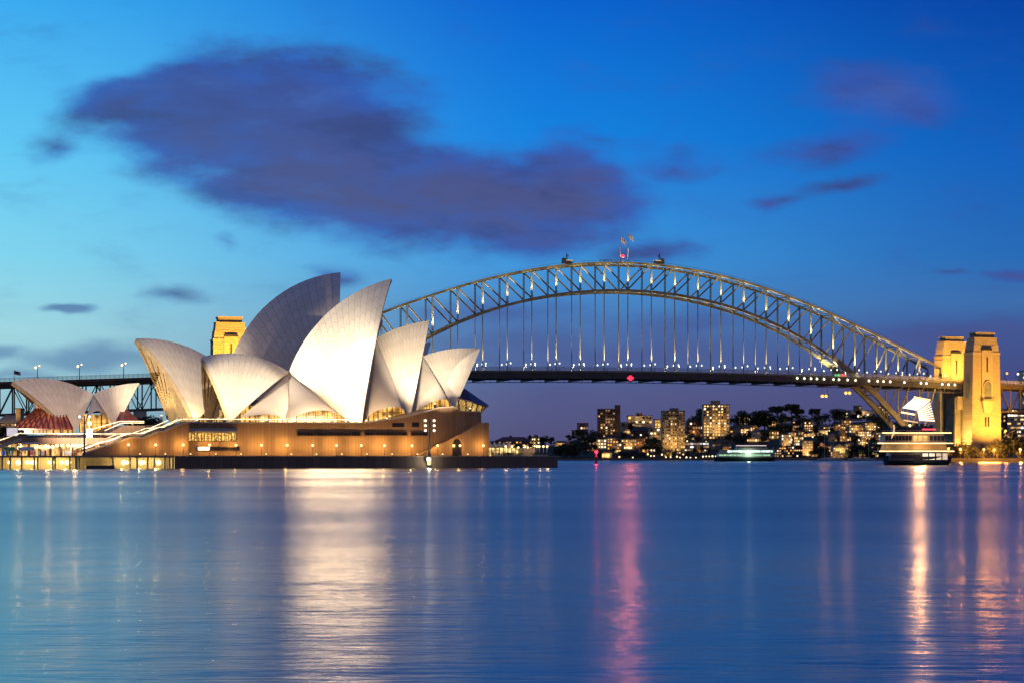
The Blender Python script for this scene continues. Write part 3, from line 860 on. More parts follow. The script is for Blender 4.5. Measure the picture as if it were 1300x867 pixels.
glass_wall(rest, 30, 92, 544, 549.5, W3+13, M['glow_dim'], name='lower_glass')
# ------------------------------------------------------------------ steel arch bridge
TB = math.atan(0.3135)
DB = Vector((math.cos(TB), math.sin(TB), 0)); EB = Vector((math.sin(TB), -math.cos(TB), 0))
PB = Vector((147/FPX*1317, 1317, 0)); PL = 17.96
def GB(s, w, z): return PB + DB*s + EB*w + UP*z
def SB(px, w=0.0):
    k = (px-650)/FPX; Q = PB + EB*w
    return (k*Q.y - Q.x)/(DB.x - k*DB.y)
def ZB(px, py, w=0.0):
    s = SB(px, w); return CAMH + (HZ-py)/FPX*(PB + DB*s + EB*w).y
def fit(pts, deg=(0, 2, 4)):
    s = np.array([SB(p[0]) for p in pts]); z = np.array([ZB(*p) for p in pts])
    Am = np.stack([(s/250.0)**d for d in deg], 1)
    c = np.linalg.lstsq(Am, z, rcond=None)[0]
    return lambda x: float(sum(ci*(x/250.0)**d for ci, d in zip(c, deg)))
topz = fit([(487,397),(548,375),(614,356),(677,344),(740,335.5),(797,333.5),(825,335),(915,351),(960,361.5),(972,365),(1055,398),(1111,425),(1160,450),(1194,467)])
botz = fit([(580,413),(612,399),(673,381),(740,371),(797,369),(857,374),(915,386),(960,399),(1000,420),(1057,454),(1087,475),(1107,497),(1134,525)])
def deckz(s):
    if s < -251: return 59.4 - (-251-s)*0.044
    if s > 251: return 60.4 - (s-251)*0.03
    return 64.4 - 4.5*((s-15)/251)**2
WR = -18.5      # rear truss
WD0, WD1 = 6.0, -25.0   # deck edges
M['steel'] = pm('grey_green_bridge_paint', (0.165, 0.15, 0.105), 0.45, 0.3, 0.3)
M['steel_dark'] = pm('dark_bridge_steel', (0.055, 0.05, 0.045), 0.6, 0.3, 0.3)
M['rust_steel'] = pm('brown_viaduct_steel', (0.085, 0.06, 0.045), 0.6, 0.3, 0.3)
br = thing('arch_bridge', 'great grey steel arch bridge with hung deck spanning the harbour behind the halls', 'bridge', GB(0, 0, 0))
NK = 14
tn = {k: topz(k*PL) for k in range(-NK, NK+1)}; bn = {k: botz(k*PL) for k in range(-NK, NK+1)}
for k in (NK, -NK): bn[k] = max(8.0, bn[k])
for w in (0, WR):
    for name, zz, h, wd in (('top_chord', tn, 1.5, 1.2), ('bottom_chord', bn, 1.9, 1.3)):
        m = MB()
        for k in range(-NK, NK):
            big = name == 'bottom_chord' and (k >= 9 or k < -9)
            m.bar(GB(k*PL, w, zz[k]), GB((k+1)*PL, w, zz[k+1]), wd*(1.9 if big else 1), h*(2.0 if big else 1), side=EB)
        m.build(name, M['steel'], br)
    for k in range(-NK, NK+1):
        m = MB(); wdt = 1.15
        a, b = GB(k*PL, w, bn[k]+0.8), GB(k*PL, w, tn[k]-0.6)
        for q in (-1, 1): m.bar(a+DB*q*0.42, b+DB*q*0.42, 0.34, 0.9, side=DB)
        n = int((b-a).length/2.4)
        for i in range(n):   # lacing between the two flanges
            m.bar(a+(b-a)*(i/n)+DB*(0.42 if i % 2 else -0.42), a+(b-a)*((i+1)/n)+DB*(-0.42 if i % 2 else 0.42), 0.14)
        m.build('end_post' if abs(k) == NK else 'vertical_post', M['steel'], br)
    for k in range(-NK, NK):
        m = MB()
        a, b = (GB(k*PL, w, tn[k]-0.6), GB((k+1)*PL, w, bn[k+1]+0.7)) if k < 0 else (GB(k*PL, w, bn[k]+0.7), GB((k+1)*PL, w, tn[k+1]-0.6))
        m.bar(a, b, 0.85, 0.9, side=EB)
        m.build('diagonal_brace', M['steel'], br)
    for k in range(-NK, NK+1):
        dz_ = deckz(k*PL)
        m = MB()
        if bn[k] > dz_+2:
            m.bar(GB(k*PL, w, dz_), GB(k*PL, w, bn[k]-0.8), 0.52, 0.62, side=DB); m.build('hanger', M['steel'], br)
        elif bn[k] < dz_-9 and abs(k) < NK:
            m.bar(GB(k*PL, w, bn[k]), GB(k*PL, w, dz_-7), 0.9, 0.9, side=DB); m.build('column', M['steel'], br)
for k in range(-NK, NK):
    for zz, nm in ((tn, 'top_lateral'), (bn, 'bottom_lateral')):
        m = MB(); o_ = -0.4 if zz is tn else 0.4
        m.bar(GB(k*PL, 0, zz[k]+o_), GB((k+1)*PL, WR, zz[k+1]+o_), 0.45, 0.5); m.bar(GB(k*PL, WR, zz[k]+o_-0.3), GB((k+1)*PL, 0, zz[k+1]+o_-0.3), 0.45, 0.5)
        m.bar(GB(k*PL, -0.7, zz[k]+o_+0.1), GB(k*PL, WR+0.7, zz[k]+o_+0.1), 0.55, 0.7)
        m.build(nm, M['steel'], br)
# walkway handrail on the top chord
m = MB()
for k in range(-NK, NK):
    for w in (0.5, -0.5):
        m.bar(GB(k*PL, w, tn[k]+1.9), GB((k+1)*PL, w, tn[k+1]+1.9), 0.08)
    for i in range(6):
        t = i/6; m.bar(GB((k+t)*PL, 0.5, tn[k]+(tn[k+1]-tn[k])*t+0.7), GB((k+t)*PL, 0.5, tn[k]+(tn[k+1]-tn[k])*t+1.9), 0.08)
m.build('catwalk_rail', M['steel_dark'], br)
# deck
def deck_mesh(sA, sB, step, depth, w0, w1):
    m = MB(); n = max(1, int(round((sB-sA)/step)))
    for i in range(n):
        a = sA+(sB-sA)*i/n; b = sA+(sB-sA)*(i+1)/n
        m.hexa([GB(a, w0, deckz(a)-depth), GB(b, w0, deckz(b)-depth), GB(b, w1, deckz(b)-depth), GB(a, w1, deckz(a)-depth), GB(a, w0, deckz(a)), GB(b, w0, deckz(b)), GB(b, w1, deckz(b)), GB(a, w1, deckz(a))])
    return m
SE = 15.0*PL
deck_mesh(-SE, SE, PL/2, 1.3, WD0, WD1).build('deck', M['steel'], br)
m = MB()
n = int(2*SE/PL*2)
for w in (WD0-0.6, WD0-3.2, WD1+3.2, WD1+0.6):     # longitudinal girders below
    m = MB()
    for i in range(n):
        a = -SE+2*SE*i/n; b = -SE+2*SE*(i+1)/n
        m.bar(GB(a, w, deckz(a)-3.4), GB(b, w, deckz(b)-3.4), 0.5, 4.4, side=EB)
    m.build('deck_girder', M['steel_dark'], br)
for k in range(-14, 15):                              # cross girders
    m = MB(); s = k*PL; z = deckz(s)
    m.bar(GB(s, WD0-0.2, z-4.2), GB(s, WD1+0.2, z-4.2), 0.9, 5.6, side=DB); m.build('cross_girder', M['steel_dark'], br)
m = MB()                                              # maintenance rail under the deck
for i in range(n*2):
    a = -SE+2*SE*i/(n*2); b = -SE+2*SE*(i+1)/(n*2)
    m.bar(GB(a, WD0-1.5, deckz(a)-8.4), GB(b, WD0-1.5, deckz(b)-8.4), 0.3, 0.5); m.bar(GB(a, WD0-1.5, deckz(a)-8.4), GB(a, WD0-1.5, deckz(a)-5.5), 0.25)
m.build('gantry_rail', M['steel_dark'], br)
m = MB(); M['fence'] = pm('pale_bridge_railing', (0.40, 0.39, 0.33), 0.6, 0.1, 1.0)
for i in range(n*2):
    a = -SE+2*SE*i/(n*2); b = -SE+2*SE*(i+1)/(n*2)
    for h in (0.5, 1.1, 1.7, 2.3): m.bar(GB(a, WD0+0.1, deckz(a)+h), GB(b, WD0+0.1, deckz(b)+h), 0.12, 0.28)
    m.bar(GB(a, WD0, deckz(a)), GB(a, WD0, deckz(a)+2.4), 0.2)
m.build('railing', M['fence'], br)
# rows of fittings under the deck edge near the right shore
for px in [1012, 1021, 1029.5, 1037, 1046, 1058, 1065, 1076, 1086, 1103, 1114, 1121.5, 1130, 1148, 1169, 1176, 1196, 1204, 1212]:
    s = SB(px, WD0+0.4); m = MB(); m.ball(GB(s, WD0+0.7, deckz(s)-2.6), 0.85, 8); m.bar(GB(s, WD0, deckz(s)-1.6), GB(s, WD0+0.7, deckz(s)-1.9), 0.25)
    m.build('deck_light', M['bulb_pale'] if px < 1095 else M['bulb_white'], br)

# lamps along the deck
def lamp_proto(name, bulb, h=4.4, r=0.62, arm=0.0):
    t = thing(name, None, 'street lamp', (0, 0, 0))
    m = MB(); m.tube((0,0,0), (0,0,h), 0.13, 0.09, 6); m.lathe((0,0,0), [(0.3,0),(0.28,0.4),(0.13,0.5)], 6)
    m.build('post', M['post'], t)
    m = MB(); m.ball((0,0,h+r*0.8), r, 10); m.build('globe', bulb, t)
    return t
lp = lamp_proto('street_lamp', M['bulb_pale'])
first = True
rows = ((WD0-1.0, 'front row', 0.82), (WD0-10.5, 'middle row', 0.62), (WD1+9.0, 'rear row', 0.82))
for wi, (w, rn, sc_) in enumerate(rows):
    for k in range(-12, 15):
        s = (k + 0.05)*PL
        side = 'left' if k < 0 else 'right'
        lab = f"bridge deck lamp in the {rn}, " + (f"{ORD[abs(k)-1]} {side} of the arch crown" if k else "under the arch crown")
        o = lp if first else copy_tree(lp, GB(s, w, deckz(s)))
        o.location = GB(s, w, deckz(s)); o.scale = (sc_, sc_, 0.95 + 0.1*rng.random())
        first = False
        tag(o, lab, 'street lamp', 'lamps along the bridge deck')
        if wi != 1 and k % 2 == 0:
            l_ = lamp('SPOT', 'light', (0, 0, 4.2), 9000, (1.0, 0.93, 0.62), None, None, 150, 0.4, 0.3)
            l_.parent = o
# floodlights washing the arch from the deck edge
fm = MB(); fm.box((0,0,0.9), (1.0,0.6,0.7)); fm.bar((-0.6,0,0), (-0.6,0,1.2), 0.12); fm.bar((0.6,0,0), (0.6,0,1.2), 0.12)
for i, k in enumerate(range(-13, 14)):
    s = k*PL
    for lev, lab, grp in (('deck', 'at a hanger foot', 'arch floodlights on the deck'), ('chord', 'on the lower chord', 'arch floodlights on the lower chord')):
        zb_ = deckz(s)+1.2 if lev == 'deck' else bn[k]+1.8
        if lev == 'deck' and bn[k] < deckz(s)+5: continue
        if lev == 'chord' and bn[k] < deckz(s)-4: zb_ = deckz(s)+1.2
        w_ = 2.8 if lev == 'deck' else 3.4
        c = GB(s, w_, zb_)
        sidew = f"{ORD[abs(k)-1]} {'left' if k < 0 else 'right'} of the crown" if k else 'under the crown'
        t = thing('floodlight', f"small floodlight {lab}, {sidew}", 'floodlight', c-UP*1.1, 0, grp)
        q = MB(); q.box(c, (0.7, 0.5, 0.45), (DB, EB)); q.bar(c-UP*0.2, GB(s, w_-(0 if lev == 'deck' else 2.6), zb_-1.1), 0.14); q.build('housing', M['post'], t)
        if lev == 'deck':
            hh = bn[k]-zb_
            lamp('SPOT', 'beam', c+UP*0.5, 18000+80*hh*hh, (1.0, 0.79, 0.44), t, GB(s, 0.9, bn[k]), 46, 0.8, 0.3)
        else:
            hh = tn[k]-zb_
            lamp('SPOT', 'beam', c+UP*0.5, 22000+170*hh*hh, (1.0, 0.79, 0.42), t, GB(s, 0.8, tn[k]), 62, 0.8, 0.3)
for i, k in enumerate([-9, -6, -3, 0, 3, 6, 9, 12]):
    s = k*PL; c = GB(s, WR+8.5, deckz(s)+1.0)
    t = thing('floodlight', f"deck floodlight between the trusses, {ORD[i]} from the left", 'floodlight', c, 0, 'floodlights between the trusses')
    q = MB(); q.box(c, (0.8, 0.6, 0.6), (DB, EB)); q.bar(c-UP*1.0, c, 0.12); q.build('housing', M['post'], t)
    lamp('SPOT', 'beam', c+UP*0.6, 90000, (1.0, 0.80, 0.44), t, c+UP*60, 124, 0.6, 0.5)

# on top of the arch: flags, beacon, maintenance cranes
def flag(px, h, lab, cols):
    s = SB(px); z = topz(s)+0.8
    t = thing('flagpole', lab, 'flag', GB(s, -0.5, z))
    m = MB(); m.tube(GB(s, -0.5, z), GB(s, -0.5, z+h), 0.22, 0.14, 6); m.build('pole', M['white_paint'], t)
    m = MB(); fw, fh = 4.2, 3.6
    G_ = []
    for i in range(9):
        row = []
        for j in range(6):
            u, v = i/8, j/5
            row.append(GB(s+0.2+u*fw*0.9, -0.5+0.6*math.sin(u*7), z+h-0.3-v*fh-u*u*2.8+0.4*math.sin(u*9+v)))
        G_.append(row)
    m.grid(G_)
    m.grid([[p - EB*0.06 for p in r] for r in G_], flip=True)
    m.build('flag_cloth', cols, t)
M['white_paint'] = pm('white_paint', (0.75, 0.75, 0.72), 0.5, 0.05, 1.0)
def flag_mat(name, base, spot, thr):
    mt, nt, b = nodes_of(name)
    tcn = nt.nodes.new('ShaderNodeTexCoord'); n_ = nt.nodes.new('ShaderNodeTexNoise'); nt.links.new(tcn.outputs['Object'], n_.inputs['Vector']); n_.inputs['Scale'].default_value = 0.45; n_.inputs['Detail'].default_value = 1
    nt.links.new(mixc(nt, mth(nt, 'GREATER_THAN', n_.outputs['Fac'], thr), base, spot), b.inputs['Base Color'])
    return mt
flag(788, 17.5, 'flag on the left pole above the arch crown, red and white and hanging', flag_mat('red_white_flag', (0.8, 0.7, 0.7), (0.6, 0.12, 0.12), 0.55))
flag(797.6, 20.5, 'white and pale blue flag on the taller right pole above the arch crown', flag_mat('pale_flag', (0.85, 0.85, 0.88), (0.45, 0.58, 0.8), 0.6))
s = SB(790.3); c = GB(s, 0.5, topz(s)+4.6)
t = thing('beacon', 'red aircraft warning beacon glowing on the arch crown between the flagpoles', 'beacon', GB(s, 0.5, topz(s)+0.8))
m = MB(); m.tube(GB(s, 0.5, topz(s)+0.7), c-UP*0.8, 0.25, 0.2, 6); m.build('post', M['post'], t)
m = MB(); m.ball(c, 1.15, 12); m.build('lens', M['bulb_red'], t)
BEACON_W = 22000
lamp('SPOT', 'glow', c+EB*1.8, BEACON_W, (1.0, 0.24, 0.15), t, c+EB*40-UP*8, 120, 0.5, 4.0)
def crane(px, flip, lab):
    s = SB(px); z = topz(s)+0.8
    t = thing('maintenance_crane', lab, 'crane', GB(s, -1, z))
    def p(a, b, h): return GB(s + (a if not flip else -a)*0.72, -1+b, z+h*0.85)
    m = MB(); m.prism([p(-4.5, 1.5, 0.2), p(5.5, 1.5, 0.2), p(5.5, 1.5, 2.2), p(-1.5, 1.5, 2.4), p(-1.5, 1.5, 4.8), p(-4.0, 1.5, 4.8), p(-4.5, 1.5, 2.5)], off=-EB*3.4); m.build('cab', M['steel_dark'], t)
    m = MB(); m.prism([p(-1.2, 1.56, 2.4), p(5.4, 1.56, 2.3), p(5.4, 1.56, 3.2), p(-1.2, 1.56, 3.2)], off=-EB*3.5); m.build('counterweight', M['white_cloth'], t)
    m = MB(); m.bar(p(-0.8, 0, 2.4), p(0.2, 0, 9.0), 0.45); m.bar(p(0.6, 0, 3.2), p(1.6, 0, 7.8), 0.35); m.bar(p(-0.8, 0, 6.5), p(1.6, 0, 6.9), 0.3); m.build('jib', M['steel_dark'], t)
crane(720, False, 'dark maintenance crane on the arch, left of the crown')
crane(838, True, 'dark maintenance crane on the arch, right of the crown')
# signals below the deck
def navlight(px, py, lab, bulb, dbl=5.0):
    s = SB(px, WD0-2); z = ZB(px, py, WD0-2); zt_ = deckz(s)-5.5
    t = thing('navigation_light', lab, 'navigation light', GB(s, WD0-2, z))
    m = MB()
    for q in (0, dbl):
        if q and not dbl: break
        m.bar(GB(s+q, WD0-2, z+0.8), GB(s+q*0.7, WD0-2, zt_), 0.25)
        if not dbl: break
    m.bar(GB(s-0.8, WD0-2, z+1.0), GB(s+dbl+0.8, WD0-2, z+1.0), 0.5); m.build('bracket', M['steel_dark'], t)
    for q in ((0, dbl*0.62) if dbl else (0,)):
        m = MB(); m.ball(GB(s+q, WD0-1.6, z), 1.15, 10); m.build('lens', bulb, t)
    return t, GB(s, WD0+1, z-1)
t, c = navlight(1043.5, 502.5, 'pair of orange lamps under the deck, the lower left pair', M['bulb_orange'])
lamp('POINT', 'glow', c, 3000, (1.0, 0.4, 0.1), t, radius=0.5)
t, c = navlight(1073.5, 498.5, 'pair of orange lamps under the deck, the higher right pair', M['bulb_orange'])
lamp('POINT', 'glow', c, 3000, (1.0, 0.4, 0.1), t, radius=0.5)
s = SB(800.5, WD0+0.5); z = ZB(800.5, 479.5, WD0+0.5)
t = thing('navigation_light', 'red diamond shaped light fixed to the middle of the bridge deck', 'navigation light', GB(s, WD0+0.5, z))
m = MB(); m.prism([GB(s-2.6, WD0+0.6, z), GB(s, WD0+0.6, z-2.0), GB(s+2.6, WD0+0.6, z), GB(s, WD0+0.6, z+2.0)], off=-EB*0.4); m.build('lens', M['bulb_red'], t)
m = MB(); m.prism([GB(s-4.4, WD0+0.15, z), GB(s, WD0+0.15, z-3.2), GB(s+4.4, WD0+0.15, z), GB(s, WD0+0.15, z+3.2)], off=-EB*0.3); m.build('frame', M['steel_dark'], t)
lamp('SPOT', 'glow', GB(s, WD0+1.6, z), 9000, (1.0, 0.20, 0.14), t, GB(s, WD0+40, z-8), 120, 0.5, 4.0)
s = SB(1067, -4); z = ZB(1067, 476, -4)
t = thing('signal_gantry', 'gantry over the roadway with a green and a red lit sign', 'signal', GB(s, -4, deckz(s)))
for q, mt in ((-2.8, em('green_lit_sign', (0.05, 0.9, 0.25), 1.6)), (1.8, em('red_lit_sign', (1.0, 0.12, 0.1), 1.6))):
    m = MB(); m.box(GB(s+q, -4, z), (4.2, 0.4, 1.5), (DB, EB)); m.build('sign', mt, t)
m = MB(); m.bar(GB(s-5.5, -4.3, deckz(s)), GB(s-5.5, -4.3, z+1.2), 0.4); m.bar(GB(s+4.5, -4.3, deckz(s)), GB(s+4.5, -4.3, z+1.2), 0.4); m.bar(GB(s-5.5, -4.3, z+1.1), GB(s+4.5, -4.3, z+1.1), 0.4); m.build('frame', M['steel_dark'], t)

# ------------------------------------------------------------------ approach viaducts
def viaduct(name, lab, sA, sB, mat, depth):
    t = thing(name, lab, 'viaduct', GB((sA+sB)/2, 0, 0))
    deck_mesh(sA, sB, 12, 1.8, WD0+1, WD1-1).build('deck', mat, t)
    n = max(2, int(round(abs(sB-sA)/9.0)))
    for w, nm in ((WD0-1.5, 'truss'), (WD1+1.5, 'truss')):
        m = MB()
        for i in range(n):
            a = sA+(sB-sA)*i/n; b = sA+(sB-sA)*(i+1)/n
            za, zb = deckz(a), deckz(b)
            m.bar(GB(a, w, za-2.6), GB(b, w, zb-2.6), 0.8, 2.2, side=EB)
            m.bar(GB(a, w, za-depth), GB(b, w, zb-depth), 0.8, 1.3, side=EB)
            m.bar(GB(a, w, za-2), GB(a, w, za-depth), 0.8)
            if i % 2: m.bar(GB(a, w, za-2.5), GB(b, w, zb-depth), 0.6)
            else: m.bar(GB(a, w, za-depth), GB(b, w, zb-2.5), 0.6)
        m.build(nm, mat, t)
    m = MB()
    for i in range(n*3):
        a = sA+(sB-sA)*i/(n*3); b = sA+(sB-sA)*(i+1)/(n*3)
        for h in (0.5, 1.1, 1.7, 2.2): m.bar(GB(a, WD0+1.1, deckz(a)+h), GB(b, WD0+1.1, deckz(b)+h), 0.1, 0.22)
        m.bar(GB(a, WD0+1.05, deckz(a)), GB(a, WD0+1.05, deckz(a)+2.3), 0.18)
    m.build('railing', M['fence'], t)
    return t
vl = viaduct('approach_viaduct', 'brown lattice viaduct carrying the road to the bridge, at the left behind the small shells', -26*PL, -16.5*PL, M['rust_steel'], 21)
vr = viaduct('approach_viaduct', 'brown lattice viaduct leaving to the right of the stone towers', 16.2*PL, 30*PL, M['rust_steel'], 21)
for k in (-25.2, -22.2, -19.0):      # piers of the viaduct
    s = k*PL; m = MB(); z1 = deckz(s)-21.6
    m.box(GB(s, -9, (z1+3)/2), (6, 26, z1-3), (DB, EB)); m.build('pier', M['concrete'], vl)
for k in (22.0, 26.0, 29.6):
    s = k*PL; m = MB(); z1 = deckz(s)-21.6
    m.box(GB(s, -9, (z1+2)/2), (6, 26, z1-2), (DB, EB)); m.build('pier', M['concrete'], vr)
for i, (px, w, bulbs) in enumerate(((47.5, -4, 2), (101, -4, 2), (157, -4, 2))):
    s = SB(px, w); z = deckz(s)
    t = thing('street_lamp', f"twin headed lamp on the left viaduct, {['above the small shell tip','between the two small shells','right beside the ribbed shell mouth'][i]}", 'street lamp', GB(s, w, z), 0, 'lamps on the left viaduct')
    m = MB(); m.tube(GB(s, w, z), GB(s, w, z+9), 0.3, 0.2, 6); m.bar(GB(s-1.2, w, z+8.6), GB(s+1.2, w, z+9.2), 0.25); m.build('post', M['post'], t)
    for q in (-1.1, 1.2):
        m = MB(); m.ball(GB(s+q, w+0.3, z+9.3+q*0.5), 0.85 if q < 0 else 0.6, 8); m.build('globe', M['bulb_warm'], t)
s = SB(18, 0); z = deckz(s)
t = thing('flagpole', 'small flag on the left viaduct, above the leftmost shell tip', 'flag', GB(s, 0, z))
m = MB(); m.tube(GB(s, 0, z), GB(s, 0, z+7.5), 0.18, 0.12, 6); m.build('pole', M['post'], t)
m = MB(); m.grid([[GB(s-0.2+u*4.2, 0.3*math.sin(u*6), z+7.3-v*2.4-u*1.0) for v in (0, .5, 1)] for u in (0, .25, .5, .75, 1)]); m.build('flag_cloth', flag_mat('dark_red_flag', (0.6, 0.55, 0.55), (0.2, 0.04, 0.06), 0.5), t)
for i, px in enumerate((1276, 1290)):
    s = SB(px, -4); z = deckz(s)
    t = thing('street_lamp', ['tall orange lamp on the right viaduct beside the stone tower', 'orange lamp on the right viaduct near the picture edge'][i], 'street lamp', GB(s, -4, z))
    m = MB(); m.tube(GB(s, -4, z), GB(s, -4, z+8.5), 0.3, 0.2, 6); m.bar(GB(s-1.5, -4, z+8.3), GB(s+1.5, -4, z+8.7), 0.25); m.build('post', M['post'], t)
    m = MB(); m.ball(GB(s+1.5, -3.8, z+8.6), 0.9, 8); m.build('globe', M['bulb_orange'] if i == 0 else M['bulb_white'], t)

# ------------------------------------------------------------------ stone towers
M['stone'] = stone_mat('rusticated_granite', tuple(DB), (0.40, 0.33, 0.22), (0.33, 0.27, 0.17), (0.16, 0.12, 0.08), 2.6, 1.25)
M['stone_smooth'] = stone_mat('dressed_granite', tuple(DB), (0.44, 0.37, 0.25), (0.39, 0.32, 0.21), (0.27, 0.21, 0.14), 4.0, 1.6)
M['stone_dark'] = pm('dark_granite', (0.20, 0.17, 0.12), 0.85, 0.3, 0.2)  # darker granite for roof houses, parapets, lintels and the abutment
M['void'] = pm('dark_opening', (0.02, 0.018, 0.015), 0.8, 0.3, 0.5)
def tower(lab, s, w, htop, hw=12.6, dp=7.0, flood=True, spots=(34, 60000)):
    """hw: half width along the bridge; dp: half depth"""
    t = thing('stone_tower', lab, 'tower', GB(s, w, 2))
    k = htop/95.0
    def blk(m, s0, w0, z0, z1, h0, d0, h1=None, d1=None):
        h1 = h0 if h1 is None else h1; d1 = d0 if d1 is None else d1
        m.hexa([GB(s+s0+a*h0, w+w0+b*d0, z0) for a, b in ((-1,1),(1,1),(1,-1),(-1,-1))] + [GB(s+s0+a*h1, w+w0+b*d1, z1) for a, b in ((-1,1),(1,1),(1,-1),(-1,-1))])
    zs = 79*k
    m = MB(); blk(m, 0, 0, 1.0, zs, hw, dp, hw*0.90, dp*0.90); m.build('shaft', M['stone'], t)
    m = MB(); blk(m, 0, 0, zs, zs+1.6, hw*0.92, dp*0.93); m.build('cornice', M['stone_smooth'], t)
    m = MB(); blk(m, 0, 0, zs+1.6, 86*k, hw*0.86, dp*0.86, hw*0.82, dp*0.82); blk(m, 0, 0, 86*k, 91*k, hw*0.79, dp*0.8, hw*0.74, dp*0.75); blk(m, 0, 0, 91*k, 91*k+0.5, hw*0.77, dp*0.78)
    m.build('upper_stage', M['stone_smooth'], t)
    m = MB(); blk(m, 0, 0, 91*k+0.5, 94.2*k, hw*0.62, dp*0.62); m.build('roof_house', M['stone_dark'], t)
    m = MB(); blk(m, 0, 0, 94.2*k, 95.2*k, hw*0.66, dp*0.66); m.build('roof_slab', M['stone_smooth'], t)
    # front bay with arched window and balcony
    fd = dp*0.93
    m = MB(); blk(m, 0.2, fd, 46*k, 82*k, 4.6, 0.9, 4.6, 0.35); m.build('bay', M['stone_smooth'], t)
    m = MB(); z0, z1 = 47*k, 56*k
    pts = [GB(s+0.2-3.0, w+fd+1.05, z0), GB(s+0.2+3.0, w+fd+1.05, z0)] + [GB(s+0.2+3.0*math.cos(math.pi*i/8), w+fd+1.05, z1+3.2*math.sin(math.pi*i/8)) for i in range(9)]
    m.prism(pts, off=-EB*0.35); wdw = m.build('window', M['pylon_window'], t)
    m = MB()
    for i in range(8):
        a0, a1 = math.pi*i/8, math.pi*(i+1)/8
        m.bar(GB(s+0.2+3.3*math.cos(a0), w+fd+1.2, z1+3.5*math.sin(a0)), GB(s+0.2+3.3*math.cos(a1), w+fd+1.2, z1+3.5*math.sin(a1)), 0.6, 0.6)
    for q in (-3.3, 3.3): m.bar(GB(s+0.2+q, w+fd+1.2, z0), GB(s+0.2+q, w+fd+1.2, z1), 0.6)
    m.build('frame', M['stone_smooth'], wdw)
    m = MB(); blk(m, 0.2, fd+1.0, 44*k, 45.2*k, 5.2, 1.6); blk(m, 0.2, fd+0.9, 36*k, 44*k, 3.0, 0.5, 4.6, 1.3); m.build('balcony', M['stone_smooth'], t)
    m = MB(); blk(m, 0.2, fd+1.9, 45.2*k, 46.6*k, 5.0, 0.25); m.build('parapet', M['stone_dark'], t)
    for q in (-1.2, 1.2):
        m = MB(); blk(m, 0.2+q, fd+0.55, 26*k, 33*k, 0.45, 0.3); m.build('slit_window', M['void'], t)
    m = MB(); blk(m, 0.2, fd-0.1, 66*k, 77*k, 0.5, 1.0); m.build('slit_window', M['void'], t)
    m = MB(); blk(m, 0.2, fd-0.2, 82*k, 83.4*k, 4.2, 0.8); m.build('lintel', M['void'], t)
    m = MB(); blk(m, 0.4, dp*0.99+0.9, 1.0, 13.5*k, 4.9, 1.3); m.build('porch', M['stone_smooth'], t)
    m = MB(); blk(m, 0.4, dp*0.99+2.3, 9.5*k, 13*k, 5.2, 0.5); blk(m, 0.4, dp*0.99+2.3, 5*k, 6*k, 3.4, 0.3); m.build('lintel', M['stone_dark'], t)
    # side window facing along the bridge
    m = MB()
    sd = -1 if s > 0 else 1
    pts = [GB(s+sd*(hw*0.955), w+q, z) for q, z in [(-2.6, 47*k), (2.6, 47*k)] + [(2.6*math.cos(math.pi*i/6), 57*k+3.0*math.sin(math.pi*i/6)) for i in range(7)]]
    m.prism(pts, off=DB*sd*0.4); m.build('window', M['pylon_window'], t)
    if flood:
        for q in (-9.5, 0.5, 10.5):
            c = GB(s+q*1.6, w+dp+44, 5.5)
            ff = thing('floodlight', f"ground floodlight before the {lab.split(',')[0]}, {'left' if q < 0 else ('middle' if q < 5 else 'right')} one", 'floodlight', GB(s+q*1.6, w+dp+44, 2.6))
            b_ = MB(); b_.box(c, (1.2, 0.8, 0.8), (DB, EB)); b_.bar(c-UP*3, c, 0.2); b_.build('housing', M['post'], ff)
            lamp('SPOT', 'beam', c+UP*0.6, spots[1], (1.0, 0.48, 0.06), ff, GB(s+q*0.5, w, spots[0]), 72, 0.6, 0.6)
    return t
M['pylon_window'] = pm('grey_green_window', (0.14, 0.15, 0.11), 0.3, 0.3, 0.5)
TR = tower('near stone tower, standing full height before the right end of the deck', SB(1246.5, 14), 14, 96, spots=(55, 500000))
TR2 = tower('far stone tower, beyond the deck and half hidden by the near tower', SB(1208, -34), -34, 96, flood=False)
TL = tower('lone stone tower rising behind the white halls', SB(291, 14), 14, 95, flood=False)
# upward floods of the two towers whose feet are hidden
for lab, s, w, dirs in (('far right tower', SB(1208, -34), -34, [(-6, 27, 220000), (-30, 10, 220000), (9, 27, 160000)]), ('lone left tower', SB(291, 14), 14, [(-9, 48, 270000), (9, 48, 270000), (40, 20, 150000)])):
    for i, (q, e_, p_) in enumerate(dirs):
        zc = deckz(s)+0.9 if 'far' in lab else 34
        c = GB(s+q, w+e_, zc)
        ff = thing('floodlight', f"floodlight washing the {lab} from below, {ORD[i]} from the left", 'floodlight', c)
        b_ = MB(); b_.box(c, (1.2, 0.8, 0.8), (DB, EB)); b_.bar(c-UP*(1.0 if 'far' in lab else 22), c, 0.3); b_.build('housing', M['post'], ff)
        lamp('SPOT', 'beam', c+UP*0.6, p_*(0.8 if 'far' in lab else 2.6), (1.0, 0.48, 0.06), ff, GB(s, w+5, 80), 90, 0.7, 0.6)
